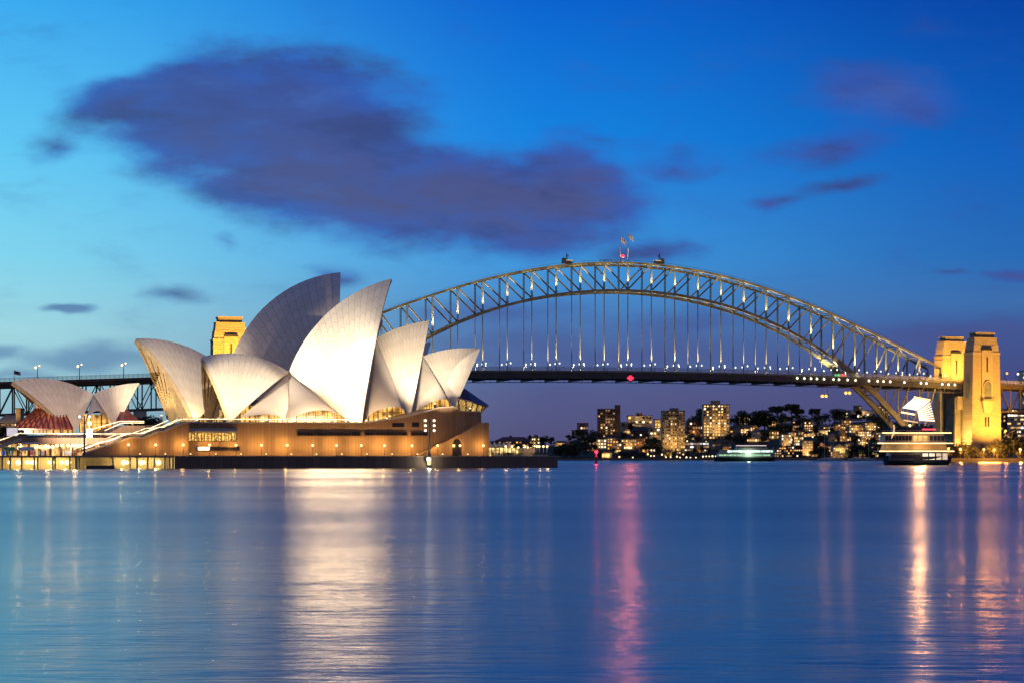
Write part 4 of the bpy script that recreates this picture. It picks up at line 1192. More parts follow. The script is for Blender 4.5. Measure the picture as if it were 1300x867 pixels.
# abutment mass below the deck at the right, with pilasters
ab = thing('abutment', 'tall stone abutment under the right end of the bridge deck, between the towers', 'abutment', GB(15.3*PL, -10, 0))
m = MB(); m.box(GB(15.6*PL, -10, 25.5), (24, 24, 47), (DB, EB), taper=0.94); m.build('core', M['stone_dark'], ab)
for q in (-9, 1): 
    m = MB(); m.box(GB(15.2*PL+q, 2.8, 25), (5, 2.0, 46), (DB, EB), taper=0.9); m.build('pilaster', M['stone_dark'], ab)
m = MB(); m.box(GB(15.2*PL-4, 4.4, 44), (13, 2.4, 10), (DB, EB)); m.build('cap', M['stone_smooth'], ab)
c = GB(14.3*PL, 20, 6)
ff = thing('floodlight', 'floodlight at the foot of the dim abutment under the deck', 'floodlight', c)
b_ = MB(); b_.box(c, (1.2, 0.8, 0.8)); b_.bar(c-UP*3.5, c, 0.2); b_.build('housing', M['post'], ff)
lamp('SPOT', 'beam', c+UP*0.6, 210000, (1.0, 0.58, 0.13), ff, GB(14.2*PL, 0, 38), 130, 0.7, 0.6)
c = GB(12.6*PL, 46, 5)  # added lamp that warms the right end of the deck
ff = thing('floodlight', 'amber floodlight on the right shore aimed up at the deck', 'floodlight', c-UP*2.4)
b_ = MB(); b_.box(c, (1.2, 0.8, 0.8)); b_.bar(c-UP*5.0, c, 0.2); b_.build('housing', M['post'], ff)
lamp('SPOT', 'beam', c+UP*0.6, 260000, (1.0, 0.58, 0.14), ff, GB(12.4*PL, 0, 60), 75, 0.8, 0.6)
# bearing blocks where the arch lands
m = MB()
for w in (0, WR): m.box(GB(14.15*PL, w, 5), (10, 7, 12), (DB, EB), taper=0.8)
tag(m.build('bearing_block', M['stone_dark'], None, GB(14.15*PL, -9, 0)), 'squat stone block the steel arch lands on, at the right shore', 'bearing')
# ------------------------------------------------------------------ masts with floodlights on the promenade edge
def mast(px, w, py_top, lab, heads, floods):
    s = S(px, w); zt_ = Q3(px, py_top, w).z
    t = thing('floodlight_mast', lab, 'floodlight mast', G(s, w, ZP))
    m = MB(); m.tube(G(s, w, ZP), G(s, w, zt_), 0.32, 0.2, 8); m.lathe(G(s, w, ZP), [(0.7, 0), (0.65, 0.7), (0.35, 0.9)], 8); m.build('pole', M['post'], t)
    for i in range(heads):
        q = (-1.5, 1.5)[i % 2]; zz = zt_ - 0.4 - 1.6*(i//2)
        m = MB(); m.bar(G(s, w, zz), G(s+q, w, zz), 0.16); m.box(G(s+q, w+0.1, zz), (0.9, 0.6, 0.8), (D, E)); h = m.build('lamp_head', M['post'], t)
        m = MB(); m.ball(G(s+q, w+0.55, zz), 0.42, 8); m.build('lens', M['bulb_white'], h)
    for (dw, tgt, p, size, col) in floods:
        lamp('SPOT', 'beam', G(s, w-0.9, zt_+0.4+dw), p, col, t, tgt, size, 0.8, 0.5)
    return t
WARM = (1.0, 0.78, 0.52)
WHT = (1.0, 0.83, 0.60)
mast(545, 57, 532, 'dark floodlight mast with a cluster of lit heads on the seawall, before the north stair', 6,
     [(0, Q3(425, 425, 10), 420000, 38, WHT), (0.8, Q3(325, 490, 10), 260000, 24, WHT), (0.9, Q3(535, 452, 6), 330000, 38, WARM), (0.3, Q3(592, 462, 6), 100000, 30, WARM)])
mast(107, 57, 527, 'slim dark floodlight mast on the jetty, before the small shells', 2,
     [(0, Q3(424, 436, 10), 850000, 23, WHT), (0.6, Q3(310, 490, 8), 700000, 24, WARM), (0.4, Q3(225, 480, W2+10), 800000, 24, WARM), (0.4, Q3(530, 465, 8), 1900000, 13, WHT), (0.2, Q3(110, 525, W3), 190000, 74, (1.0, 0.68, 0.44))])

# globe lamps standing along the podium wall
lampxs = [163, 197.7, 232.4, 266, 299.5, 332, 364.6, 396.8, 427, 458.5, 488, 523, 555.5, 584, 613.5]
gl = None
for i, px in enumerate(lampxs):
    w = 43.4 if (px < 240 or px > 530) else 38.4; s = S(px, w)
    if gl is None:
        gl = thing('globe_lamp', None, 'lamp post', (0, 0, 0))
        m = MB(); m.tube((0,0,0), (0,0,3.2), 0.09, 0.07, 6); m.lathe((0,0,0), [(0.22,0),(0.2,0.3),(0.09,0.4)], 6); m.build('post', M['post'], gl)
        m = MB(); m.ball((0,0,3.5), 0.42, 10); m.build('globe', M['bulb_warm'], gl)
        o = gl
    else: o = copy_tree(gl)
    o.location = G(s, w, ZP)
    WLOC[o.name] = G(s, w, ZP)
    tag(o, f"globe lamp on a post before the podium wall, {ORD[i]} from the lit stair end", 'lamp post', 'globe lamps along the podium wall')
    lamp('POINT', 'glow', G(s, w-0.5, ZP+3.5), (1150 if w > 40 else 1750)*rng.uniform(.75, 1.2), (1.0, 0.55, 0.14), o, radius=0.45)
# ground washers at the foot of the wall
for i, px in enumerate(range(178, 620, 32)):
    gw_ = 41.6 if (px < 240 or px > 530) else 35.6
    s = S(px, gw_)
    t = thing('ground_light', f"low light at the foot of the podium wall, {ORD[i]} from the stair end", 'ground light', G(s, gw_, ZP), 0, 'low lights under the podium wall')
    m = MB(); m.lathe(G(s, gw_, ZP), [(0.3, 0), (0.3, 0.35), (0.22, 0.5), (0.02, 0.5)], 8); m.build('housing', M['post'], t)
    m = MB(); m.ball(G(s, gw_-0.1, ZP+0.6), 0.25, 8); m.build('lens', M['bulb_warm'], t)
# warm spots standing in for foyer light; the left-vault one is an added fill
for nm, px, py, w, p in (('foyer', 250, 533, W2+24, 5000), ('foyer', 205, 527, W2-8, 7000), ('foyer', 285, 531, 24, 2500), ('foyer', 495, 528, 18, 900), ('foyer', 552, 512, 15, 500), ('foyer', 597, 518, 15, 700), ('foyer', 338, 533, 29, 2600)):
    c = Q3(px, py, w)
    t = thing('uplight', {250: 'warm uplight at the foot of the ribbed shell', 205: 'warm uplight inside the ribbed shell mouth', 285: 'warm uplight under the left floodlit shell', 495: 'warm uplight under the middle shell', 552: 'warm uplight under the smallest shell', 597: 'warm uplight before the glazed prow', 338: 'added warm uplight before the left vault of the nearer hall', 402: 'added warm uplight before the right vault of the nearer hall'}[px], 'uplight', c-UP*0.8)
    m = MB(); m.lathe(c-UP*0.8, [(0.4, -3), (0.4, 0.4), (0.3, 0.6)], 8); m.build('housing', M['post'], t)
    m = MB(); m.ball(c-UP*0.1, 0.35, 8); m.build('lens', M['bulb_warm'], t)
    lamp('SPOT', 'glow', c+UP*0.5, p, (1.0, 0.62, 0.22), t, c+UP*20-E*9, 130, 0.5, 0.4)

# added lamps along the podium edge, for the broad bright column on the water
for i, px in enumerate(range(374, 492, 13)):
    py = 535.6 if px < 456 else 535.6-(px-456)*.1
    c = Q3(px, py, 30.5)
    t = thing('floodlight', f"added floodlight on the podium edge below the tallest bright shell, {ORD[i]} from the left", 'floodlight', c-UP*1.2, 0, 'added floodlights on the podium edge')
    m = MB(); m.box(c, (0.9, 0.6, 0.5), (D, E)); m.bar(c-UP*1.3, c, 0.14); m.build('housing', M['post'], t)
    m = MB(); m.ball(c+UP*0.35, 0.3, 8); m.build('lens', M['bulb_warm'], t)
    lamp('POINT', 'glow', c+UP*0.9, 8200*(0.45, 0.8, 1.1, 1.2, 1.0, 1.1, 0.9, 0.7, 0.4, 0.3)[i], (1.0, 0.68, 0.38), t, radius=2.2)
# ------------------------------------------------------------------ south terrace and lower concourse
ter = thing('terrace', 'stone terrace under the small shells with a lit railing and an open lower concourse', 'terrace', G(S(70, 30), 30, ZP))
zt2 = Q3(70, 555, 30).z
m = MB()
m.prism(gz([(S(-60, 30), 30), (S(168, 30), 30), (S(200, 30), 17.8), (S(200, -30), -100), (S(-60, 30), -100)], zt2-2.0), off=UP*2.0)
m.build('slab', M['podium_dark'], ter)
m = MB()
sa, sb = S(-60, 19), S(160, 19)
m.hexa([G(sa, 19, ZP), G(sb, 17.9, ZP), G(sb, 10, ZP), G(sa, 10, ZP), G(sa, 19, zt2-2), G(sb, 17.9, zt2-2), G(sb, 10, zt2-2), G(sa, 10, zt2-2)])
M['conc_back_glow'] = glow_glass('glowing_concourse_wall', tuple(D), (1.0, 0.56, 0.18), 0.75, 3.4, 0.25, 0.9, 0.4, (0.30, 0.20, 0.12))  # back wall glows by itself, in place of lamplight falling on it
m.build('back_wall', M['conc_back_glow'], ter)
for px in (4, 27, 58, 90, 125):
    m = MB(); s = S(px, 29); m.box(G(s, 28.6, (ZP+zt2-2)/2), (0.5, 0.8, zt2-2-ZP), (D, E)); m.build('column', M['concrete'], ter)
railing(ter, [G(S(27, 30), 29.6, zt2), G(S(112, 30), 29.6, zt2), G(S(160, 30), 29.6, zt2)])
railing(ter, [Q3(0, 563.5, 31), Q3(27, 554, 31)])
m = MB(); a, b = Q3(-8, 566.5, 31.2), Q3(27.5, 554.6, 31.2); m.bar(a-UP*0.6, b-UP*0.6, 2.2, 1.0, side=E); m.build('stair_string', M['concrete'], ter)
# upper terrace step beside the small shells
m = MB()
m.prism(prof([(132, 553), (154, 541), (160, 540), (184, 540), (184, 553)], 12), off=-E*60)
m.build('upper_step', M['podium_dark'], ter)
railing(ter, prof([(118, 549), (152, 539.2), (183, 539.2)], 12.1))
railing(ter, prof([(133, 551.0), (155, 541.4), (183, 541.2)], 13.0))
m = MB(); m.hexa([G(S(111, 27), 27, zt2), G(S(117.5, 27), 27, zt2), G(S(117.5, 27), 25, zt2), G(S(111, 27), 25, zt2), G(S(111, 27), 27, zt2+2.9), G(S(117.5, 27), 27, zt2+2.9), G(S(117.5, 27), 25, zt2+2.9), G(S(111, 27), 25, zt2+2.9)])
k_ = m.build('kiosk_light', M['white_glow'], None, G(S(114, 26), 26, zt2)); tag(k_, 'bright white kiosk glowing on the terrace under the small shells', 'kiosk')
m = MB(); m.tube(G(S(114, 27), 26.5, zt2+2.9), G(S(114, 27), 26.5, zt2+4.0), 0.15); m.ball(G(S(114, 27), 26.5, zt2+4.6), 0.75, 10); 
o = m.build('globe_lamp', M['bulb_warm'], None, G(S(114, 27), 26.5, zt2+2.9)); tag(o, 'big glowing globe above the bright terrace kiosk', 'lamp')
t = thing('banner', 'blank white banner hung on a frame at the far left below the red skirt', 'banner', G(S(15, 24), 24, zt2))
m = MB(); m.prism(prof([(8, 553), (23, 553), (23, 542.4), (8, 542.4)], 24), off=-E*0.2); m.build('sheet', em('backlit_banner', (0.95, 0.86, 0.92), 0.62, 0.15, 0.8, base=(0.6,0.6,0.6)), t)
m = MB()
for px in (8, 23): m.bar(Q3(px, 556, 24.2), Q3(px, 542, 24.2), 0.25)
m.bar(Q3(8, 542.2, 24.2), Q3(23, 542.2, 24.2), 0.25); m.build('frame', M['post'], t)
# hanging globes of the concourse
bx = [24, 27.5, 46, 51.5, 56.5, 61.5, 66.8, 72.5, 79, 86.5, 91, 95, 98, 103, 106]
for i, px in enumerate(bx):
    c = Q3(px, 567 - (2.2 if px > 70 else 0) + (1 if px < 30 else 0), 27.5)
    t = thing('hanging_lamp', f"glowing globe hanging in the lower concourse, {ORD[i]} from the left", 'lamp', Vector((c.x, c.y, zt2-2.0)), 0, 'globes hanging in the concourse')
    m = MB(); m.tube(c+UP*0.5, Vector((c.x, c.y, zt2-2.0)), 0.04, n=5); m.build('cord', M['post'], t)
    m = MB(); m.ball(c, 0.62, 10); m.build('globe', M['bulb_warm'], t)
for i, px in enumerate((25, 60, 95)):
    c = Q3(px, 566, 29)
    lamp('POINT', 'glow', c, 1500, (1.0, 0.64, 0.28), ter, radius=0.6)
# awnings, screens, umbrellas before the concourse
def awning(px0, px1, py, w, mat, lab):
    t = thing('awning', lab, 'awning', G(S((px0+px1)/2, w), w, ZP))
    a, b = Q3(px0, py, w), Q3(px1, py, w)
    m = MB(); m.prism([a, b, b-E*3.0+UP*0.9, a-E*3.0+UP*0.9], off=-UP*0.25); m.build('canopy', mat, t)
    m = MB()
    for p in (a, b):
        m.bar(Vector((p.x, p.y, ZP)), p, 0.12)
    m.build('post', M['post'], t)
awning(6, 20, 570.5, 38, M['green_cloth'], 'green market awning at the far left of the concourse')
awning(24, 44, 570.5, 38, M['white_cloth'], 'white market awning beside the green one')
awning(28, 52, 562.5, 31.5, M['white_cloth'], 'pale awning folded out over the concourse front')
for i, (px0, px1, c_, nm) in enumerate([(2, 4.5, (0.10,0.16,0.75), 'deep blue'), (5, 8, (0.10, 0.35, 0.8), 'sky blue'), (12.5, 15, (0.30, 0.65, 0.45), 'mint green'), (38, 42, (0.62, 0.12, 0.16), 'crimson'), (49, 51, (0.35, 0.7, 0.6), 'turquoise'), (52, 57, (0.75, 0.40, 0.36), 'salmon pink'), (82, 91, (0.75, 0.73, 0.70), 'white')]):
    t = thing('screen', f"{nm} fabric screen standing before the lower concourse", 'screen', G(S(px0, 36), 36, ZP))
    m = MB(); m.prism(prof([(px0, 577), (px1, 577), (px1, 572), (px0, 572)], 36), off=-E*0.15); m.build('panel', em('glow_screen_'+nm.replace(' ', '_'), c_, 0.55, 0.2, base=c_), t)  # cloth gives off its own colour, lamplight put into the material
    m = MB()
    for px in (px0, px1): m.bar(Q3(px, 578, 36.1), Q3(px, 571.6, 36.1), 0.12)
    m.build('frame', M['post'], t)

# ------------------------------------------------------------------ jetty before the terrace
jet = thing('jetty', 'low jetty on pale piles with bright lamps underneath, at the lower left', 'jetty', G(S(60, 54), 54, 0))
m = MB(); m.prism(gz([(S(-80, 58), 50.4), (S(222, 58)-0.3, 50.4), (S(222, 58)-0.3, 58.4), (S(-80, 58), 58.4)], ZP-0.5), off=UP*0.55); m.build('deck', M['paving'], jet)
for px in (3, 13, 27.5, 43.5, 48, 67, 70, 88.5, 96, 97.5, 100.5, 143, 165, 174, 187.5, 196, 209, 215, 219.5):
    s = S(px, 57.6); m = MB(); m.tube(G(s, 57.6, -2), G(s, 57.6, ZP-0.5), 0.30, n=8); m.build('pile', M['pale_post'], jet)
for i, px in enumerate((12, 23, 34, 38.5, 43, 63, 69, 78.5, 85, 88, 157, 161, 179, 183, 201)):
    s = S(px, 56.6); z = Q3(px, 586.5, 56.6).z
    t = thing('jetty_lamp', f"bright yellow lamp under the jetty, {ORD[i]} from the left", 'lamp', G(s, 56.6, z), 0, 'lamps under the jetty')
    m = MB(); m.bar(G(s, 56.0, z), G(s, 56.0, ZP-0.4), 0.12); m.build('bracket', M['post'], t)
    m = MB(); m.ball(G(s, 56.8, z), 0.8 if i in (1, 4, 8, 10, 12, 14) else 0.55, 10); m.build('lens', M['bulb_yellow'] if 'bulb_yellow' in M else M.setdefault('bulb_yellow', em('yellow_lamp', (1.0, 0.82, 0.26), 4.0)), t)
    if i in (1, 4, 6, 8, 10, 12, 14): lamp('POINT', 'glow', G(s, 53.6, z+0.3), 2600, (1.0, 0.80, 0.26), t, radius=0.4)
pn = thing('pontoon', 'dark floating pontoon moored between the jetty piles', 'pontoon', G(S(125, 63), 63, 0))
m = MB(); m.box(G(S(126, 63), 63, 0.45), (8.5, 4, 1.1), (D, E)); m.build('hull', M['steel_dark'], pn)
m = MB()
for q in (-4, 0, 4): m.bar(G(S(126, 63)+q, 64.8, 1.0), G(S(126, 63)+q, 64.8, 2.1), 0.12)
m.bar(G(S(126, 63)-4, 64.8, 2.1), G(S(126, 63)+4, 64.8, 2.1), 0.12); m.build('rail', M['pale_post'], pn)

# ------------------------------------------------------------------ bar terrace at the north tip
bar = thing('bar_terrace', 'lit open air bar under peaked white canopies at the tip of the headland', 'bar', G(S(640, 30), 30, ZP))
for i, px in enumerate((621.5, 627.5, 633.5, 639.5, 645.5)):
    w = 32; s = S(px, w); m = MB(); zb_ = Q3(px, 565.5, w).z; zp_ = Q3(px, 560.3, w).z
    m.lathe(G(s, w, 0), [(1.15, zb_-0.3), (1.1, zb_), (0.45, zb_+0.55*(zp_-zb_)), (0.05, zp_)], 8)
    m.tube(G(s, w, ZP), G(s, w, zb_), 0.08); m.build('canopy', M['white_cloth'], bar)
m = MB(); sa, sb = S(619, 28), S(666, 28); z0, z1 = ZP, Q3(640, 568, 28).z
m.hexa([G(sa, 28, z0), G(sb, 28, z0), G(sb, 26, z0), G(sa, 26, z0), G(sa, 28, z1), G(sb, 28, z1), G(sb, 26, z1), G(sa, 26, z1)])
m.build('lit_bar', glow_glass('lit_bar_front', tuple(D), (1.0, 0.66, 0.24), 1.25, 1.5, 0.18, 0.7, 0.6), bar)
m = MB(); sa, sb = S(665, 33), S(679, 33); m.hexa([G(sa, 33, ZP), G(sb, 33, ZP), G(sb, 28, ZP), G(sa, 28, ZP), G(sa, 33, z1), G(sb, 33, z1), G(sb, 28, z1), G(sa, 28, z1)])
m.build('wall', M['concrete'], bar)
tk = 0
for i, px in enumerate((642, 650, 658, 666.5, 670, 681.5, 684.5, 689.8, 694.6)):
    w = 38 if px < 680 else 34; s = S(px, w); zt_ = Q3(px, 566.3 if px not in (658, 670) else 567.5, w).z
    t = copy_tree(gl, G(s, w, ZP)); k_ = (zt_-ZP)/3.5; t.scale = (k_, k_, k_)
    for c in list(t.children):
        if c.type == 'LIGHT': bpy.data.objects.remove(c)
    tag(t, f"warm globe lamp at the headland tip, {ORD[i]} from the podium corner", 'lamp post', 'globe lamps at the headland tip')
    if i in (0, 3, 6, 8):
        WLOC[t.name] = G(s, w, ZP)
        lamp('POINT', 'glow', G(s, w+1, zt_), 300, (1.0, 0.62, 0.22), None, radius=0.4)
def leafball(mb, c, r, n, size, rg, flat=0.75):
    c = Vector(c)
    for _ in range(n):
        d = Vector((rg.gauss(0,1), rg.gauss(0,1), rg.gauss(0,1))).normalized()*(r*rg.uniform(0.55, 1.05))
        d.z *= flat; p = c + d
        a = Vector((rg.gauss(0,1), rg.gauss(0,1), rg.gauss(0,1))).normalized(); b = a.orthogonal().normalized(); b = Matrix.Rotation(rg.uniform(0, 6.28), 3, a) @ b; e = a.cross(b)
        s_ = size*rg.uniform(0.6, 1.3)
        mb.face([p - b*s_, p - e*s_*0.6, p + b*s_, p + e*s_*0.6])
for i, (px, ln) in enumerate(((636, 7), (645, 4), (653, 6), (685, 6))):
    m = MB(); s = S(px, 40)
    for k in range(ln*3): leafball(m, G(s + (k-ln*1.5)*0.33, 40, ZP+0.7), 0.6, 14, 0.22, rng)
    t = thing('hedge', f"clipped green hedge on the headland tip, {ORD[i]} from the podium", 'hedge', G(s, 40, ZP), 0, 'hedges by the bar')
    m.build('foliage', M['leaf_b'], t)
    m = MB(); m.box(G(s, 40, ZP+0.25), (ln, 1.0, 0.5), (D, E)); m.build('planter', M['concrete'], t)
# brass signal lamp standing at the foot of the mast, above the water
c = Q3(545, 584, 59)
t = thing('wall_lantern', 'bright white lantern on the seawall below the floodlight mast', 'lantern', G(S(545, 58.2), 58.2, 2.5))
m = MB(); m.prism(prof([(541, 580), (548, 580), (547, 590), (543, 590)], 58.9), off=-E*0.5); m.build('ladder_box', M['pale_post'], t)
m = MB(); m.ball(Q3(544, 582.5, 59.6), 0.7, 10); m.build('lens', M['bulb_white'], t)
lamp('POINT', 'glow', Q3(545, 583, 60.6), 1200, (1.0, 0.9, 0.65), t, radius=0.5)

# ------------------------------------------------------------------ people
def person_mesh(name, pose, mat_idx_seed):
    """one skinned figure, about 1.72 m: trunk, head, arms, legs; standing or walking"""
    V_ = [(0,0,0.92), (0,0,1.18), (0,0,1.42), (0,0.01,1.52), (0,0.02,1.66), (0,0.0,1.74)]
    E_ = [(0,1),(1,2),(2,3),(3,4),(4,5)]; r = [(.15,.11), (.14,.10), (.17,.10), (.06,.06), (.095,.105), (.05,.06)]
    st = 0.22 if pose == 'walk' else 0.03
    for sd in (-1, 1):
        i = len(V_); f_ = st*sd
        V_ += [(sd*.10, f_*.2, .86), (sd*.105, f_*.8, .48), (sd*.11, f_*1.1-.03, .08), (sd*.115, f_*1.1+.12, .04)]
        E_ += [(0,i),(i,i+1),(i+1,i+2),(i+2,i+3)]; r += [(.09,.09), (.06,.065), (.045,.05), (.04,.03)]
        j = len(V_)
        V_ += [(sd*.20, 0, 1.40), (sd*.25, -f_*.5, 1.12), (sd*.25, -f_*.9+.10, .88), (sd*.25, -f_*.9+.13, .80)]
        E_ += [(2,j),(j,j+1),(j+1,j+2),(j+2,j+3)]; r += [(.06,.06), (.045,.045), (.035,.035), (.04,.025)]
    me = bpy.data.meshes.new(name); me.from_pydata(V_, E_, [])
    ob = bpy.data.objects.new('tmp_figure', me); COL.objects.link(ob)
    sk = ob.modifiers.new('skin', 'SKIN'); ob.modifiers.new('sub', 'SUBSURF').levels = 1
    for k, (a, b) in enumerate(r): me.skin_vertices[0].data[k].radius = (a, b)
    me.skin_vertices[0].data[0].use_root = True
    dg = bpy.context.evaluated_depsgraph_get(); dg.update()
    out = bpy.data.meshes.new_from_object(ob.evaluated_get(dg)); out.name = name
    bpy.data.objects.remove(ob)
    for p in out.polygons: p.use_smooth = True
    return out
SKIN = pm('skin', (0.35, 0.22, 0.16), 0.6, 0.1, 5)
CLO = {k: pm(k+'_clothes', c, 0.8, 0.2, 3) for k, c in (('dark', (0.02,0.02,0.025)), ('white', (0.6,0.58,0.55)), ('red', (0.35,0.04,0.04)), ('blue', (0.05,0.10,0.30)), ('tan', (0.35,0.25,0.15)))}
PM = {}
def person(loc, rz, cl, pose, lab, group):
    key = (cl, pose)
    if key not in PM:
        me = person_mesh(f'{cl}_{pose}_figure', pose, 0)
        me.materials.clear(); me.materials.append(CLO[cl]); me.materials.append(SKIN); me.materials.append(CLO['dark'])
        for p in me.polygons:
            z = p.center.z
            p.material_index = 1 if z > 1.50 or (abs(p.center.x) > .2 and z < .95) else (2 if z < 0.88 else 0)
        PM[key] = me
    o = bpy.data.objects.new('person', PM[key]); COL.objects.link(o)
    o.location = loc; o.rotation_euler = (0, 0, rz)
    return tag(o, lab, 'person', group)
for i, px in enumerate((761.5, 763, 766, 767.3, 768.6, 770.5, 772, 775.5)):
    s = SB(px); person(GB(s, 0, topz(s)+0.76), rng.uniform(-.5, .5), 'dark', 'walk' if i % 2 else 'stand', f"dark clothed climber on the arch crown left of the beacon, {ORD[i]} from the left", 'climbers on the arch')
cols_ = ['dark', 'white', 'red', 'blue', 'tan']
for i in range(16):
    px = 4 + i*6.6 + rng.uniform(-1.5, 1.5); w = rng.uniform(33, 37.5); cl = cols_[(i*3) % 5]
    person(G(S(px, w), w, ZP), rng.uniform(0, 6), cl, 'walk' if i % 2 else 'stand', f"{cl} clothed person on the promenade before the lower concourse, {ORD[i]} from the left", 'people before the concourse')
for i in range(12):
    px = 236 + i*18 + rng.uniform(-4, 4); cl = cols_[(i*2+1) % 5]
    person(G(S(px, 31.5), 31.5, Q3(px, 536.8, WF).z-0.12), rng.uniform(0, 6), cl, 'walk' if i % 2 else 'stand', f"{cl} clothed person behind the podium railing, {ORD[i]} from the stair head", 'people on the podium')

# ------------------------------------------------------------------ far shore: houses, apartment blocks
UB = MB(); UB.box((0, 0, 0), (1, 1, 1)); UNIT = {}
WIN = {'warm': em('lit_window_warm', (1.0, 0.60, 0.18), 1.5, 0.5, 0.9), 'amber': em('lit_window_amber', (1.0, 0.46, 0.10), 1.1, 0.5, 0.9), 'white': em('lit_window_white', (1.0, 0.86, 0.58), 1.9, 0.4, 0.9),
       'pale': em('lit_window_pale', (0.75, 0.85, 1.0), 0.8, 0.5, 0.9), 'dim': em('lit_window_dim', (1.0, 0.6, 0.25), 0.30, 0.7, 0.9), 'warm_low': em('lit_window_shaded', (1.0, 0.56, 0.18), 0.65, 0.6, 0.9), 'rose': em('lit_window_curtained', (1.0, 0.50, 0.28), 0.5, 0.6, 0.9), 'dark': M['dark_glass'], 'strip': em('lit_strip', (1.0, 0.95, 0.8), 1.8, 0.4, 0.5)}
for k_, mt in WIN.items(): UNIT[k_] = UB.mesh('window_'+k_, mt)
def wcol(name, c): 
    if name not in M: M[name] = pm(name, c, 0.8, 0.2, 0.15)
    return M[name]
HCOL = {'brown': (0.10,0.065,0.05), 'cream': (0.36,0.28,0.20), 'tan': (0.30,0.23,0.15), 'grey': (0.22,0.20,0.18), 'dark': (0.07,0.055,0.05), 'white': (0.48,0.43,0.36), 'brick': (0.16,0.075,0.05), 'pink': (0.30,0.17,0.17)}
BLD = []
def building(px0, px1, py0, py1, col, nx, ny, lit, lab, roof='flat', mix=('warm','amber','white'), cat='house', dim=0.35, Y=None, spill=0.0, rc='dark', depth=14, floor_lit=None, wf=0.55, hf=0.5, name='house'):
    pc = (px0+px1)/2
    p = on_hill(pc, py1) if Y is None else px3(pc, py1, Y)
    Yb = p.y; W = (px1-px0)/FPX*Yb; zb = CAMH + (HZ-py1)/FPX*Yb - 3.0; ztop = CAMH + (HZ-py0)/FPX*Yb
    if Y is not None: zb = min(zb, 2.0)
    cx = (pc-650)/FPX*Yb
    t = thing(name, lab, cat, (cx, Yb+depth/2, zb))
    BLD.append((pc, (py0+py1)/2, lab, px1-px0))
    fr = Yb; lit = min(.95, lit*1.3)
    m = MB()
    eave = ztop if roof == 'flat' else ztop - min(5.0, 0.32*(ztop-zb-3)+0.5)
    m.box((cx, fr+depth/2, (zb+eave)/2), (W, depth, eave-zb)); 
    m.build('wall', wcol(col+'_wall', HCOL[col]), t)
    if roof == 'flat':
        m = MB(); m.box((cx, fr+depth/2, eave+0.3), (W+0.8, depth+0.8, 0.6)); m.build('roof', wcol('dark_roof', (0.06,0.05,0.05)), t)
    else:
        m = MB(); o_ = 0.7; a = (cx-W/2-o_, fr-o_, eave); b = (cx+W/2+o_, fr-o_, eave); c = (cx+W/2+o_, fr+depth+o_, eave); d = (cx-W/2-o_, fr+depth+o_, eave)
        if roof == 'hip':
            r1 = (cx-W*0.28, fr+depth/2, ztop); r2 = (cx+W*0.28, fr+depth/2, ztop)
            for q in ((a,b,r2,r1),(b,c,r2),(c,d,r1,r2),(d,a,r1),(a,d,c,b)): m.face(q)
        else:
            g1 = (cx, fr-o_, ztop); g2 = (cx, fr+depth+o_, ztop)
            for q in ((a,b,g1),(b,c,g2,g1),(c,d,g2),(d,a,g1,g2),(a,d,c,b)): m.face(q)
        rf = m.build('roof', wcol(rc+'_roof', {'dark': (0.06,0.05,0.05), 'red': (0.16,0.06,0.045), 'grey': (0.16,0.15,0.15)}[rc]), t)
    g0 = CAMH + (HZ-py1)/FPX*Yb; H_ = eave - g0
    cw, chh = W/nx, H_/ny
    for j in range(ny):
        for i in range(nx):
            r = rng.random()
            pl = lit if floor_lit is None else floor_lit.get(j, lit)
            if r < pl: kind = rng.choice(mix) if rng.random() < .62 else rng.choice(('warm_low', 'rose', 'warm_low', 'dim'))
            elif r < pl + (1-pl)*dim: kind = 'dim' if rng.random() < .3 else 'dark'
            else: continue
            o = bpy.data.objects.new('window', UNIT[kind]); COL.objects.link(o); o.parent = t
            o.scale = (cw*wf*rng.uniform(.8, 1.2), 0.5, chh*hf*rng.uniform(.85, 1.1))
            o.location = (-W/2 + (i+.5)*cw, -depth/2 - 0.1, g0 - zb + (j+.5)*chh)
    if name == 'apartment_block':
        for j in range(1, ny):
            zz_ = g0 + j*chh
            for a0, a1 in ((-.46, -.14), (.06, .34)):
                m = MB(); m.box((cx+W*(a0+a1)/2, fr-.55, zz_), (W*(a1-a0), 1.1, .3))
                m.bar((cx+W*a0, fr-1.05, zz_+.9), (cx+W*a1, fr-1.05, zz_+.9), .1)
                for q in (a0, a1): m.bar((cx+W*q, fr-1.05, zz_), (cx+W*q, fr-1.05, zz_+.9), .08)
                m.build('balcony', wcol(col+'_wall', HCOL[col]), t)
    if not spill and lit >= .35 and Y is None: spill = 2200
    if spill:
        lamp('SPOT', 'added_front_fill', (cx, fr-(5 if spill < 6000 else 14), g0+(4 if spill < 6000 else 12)), spill, (1.0, 0.62, 0.2), t, (cx, fr+4, g0+(7 if spill < 6000 else 24)), 150, 0.4, 0.8)  # added fill standing in for city glow on the front wall
    return t, cx, fr, W, eave, zb
def addbox(t, name, c, s, mat):
    m = MB(); m.box(c, s); return m.build(name, mat, t)
AP = dict(cat='apartments', name='apartment_block')
t, cx, fr, W, ev, zb = building(759, 781, 519, 555, 'brown', 7, 10, .16, 'dark brown apartment tower with a taller windowless stair shaft', dim=.9, depth=18, wf=.62, spill=6000, mix=('warm','white','amber'), **AP)
addbox(t, 'stair_shaft', (cx+W/2+3.2, fr+8, (ev+5+zb)/2), (6.2, 12, ev+5-zb), wcol('brown_wall', HCOL['brown']))
t, cx, fr, W, ev, zb = building(797, 828, 527.5, 543, 'cream', 7, 3, .28, 'low cream block with balconies and a small roof house', spill=7000, **AP)
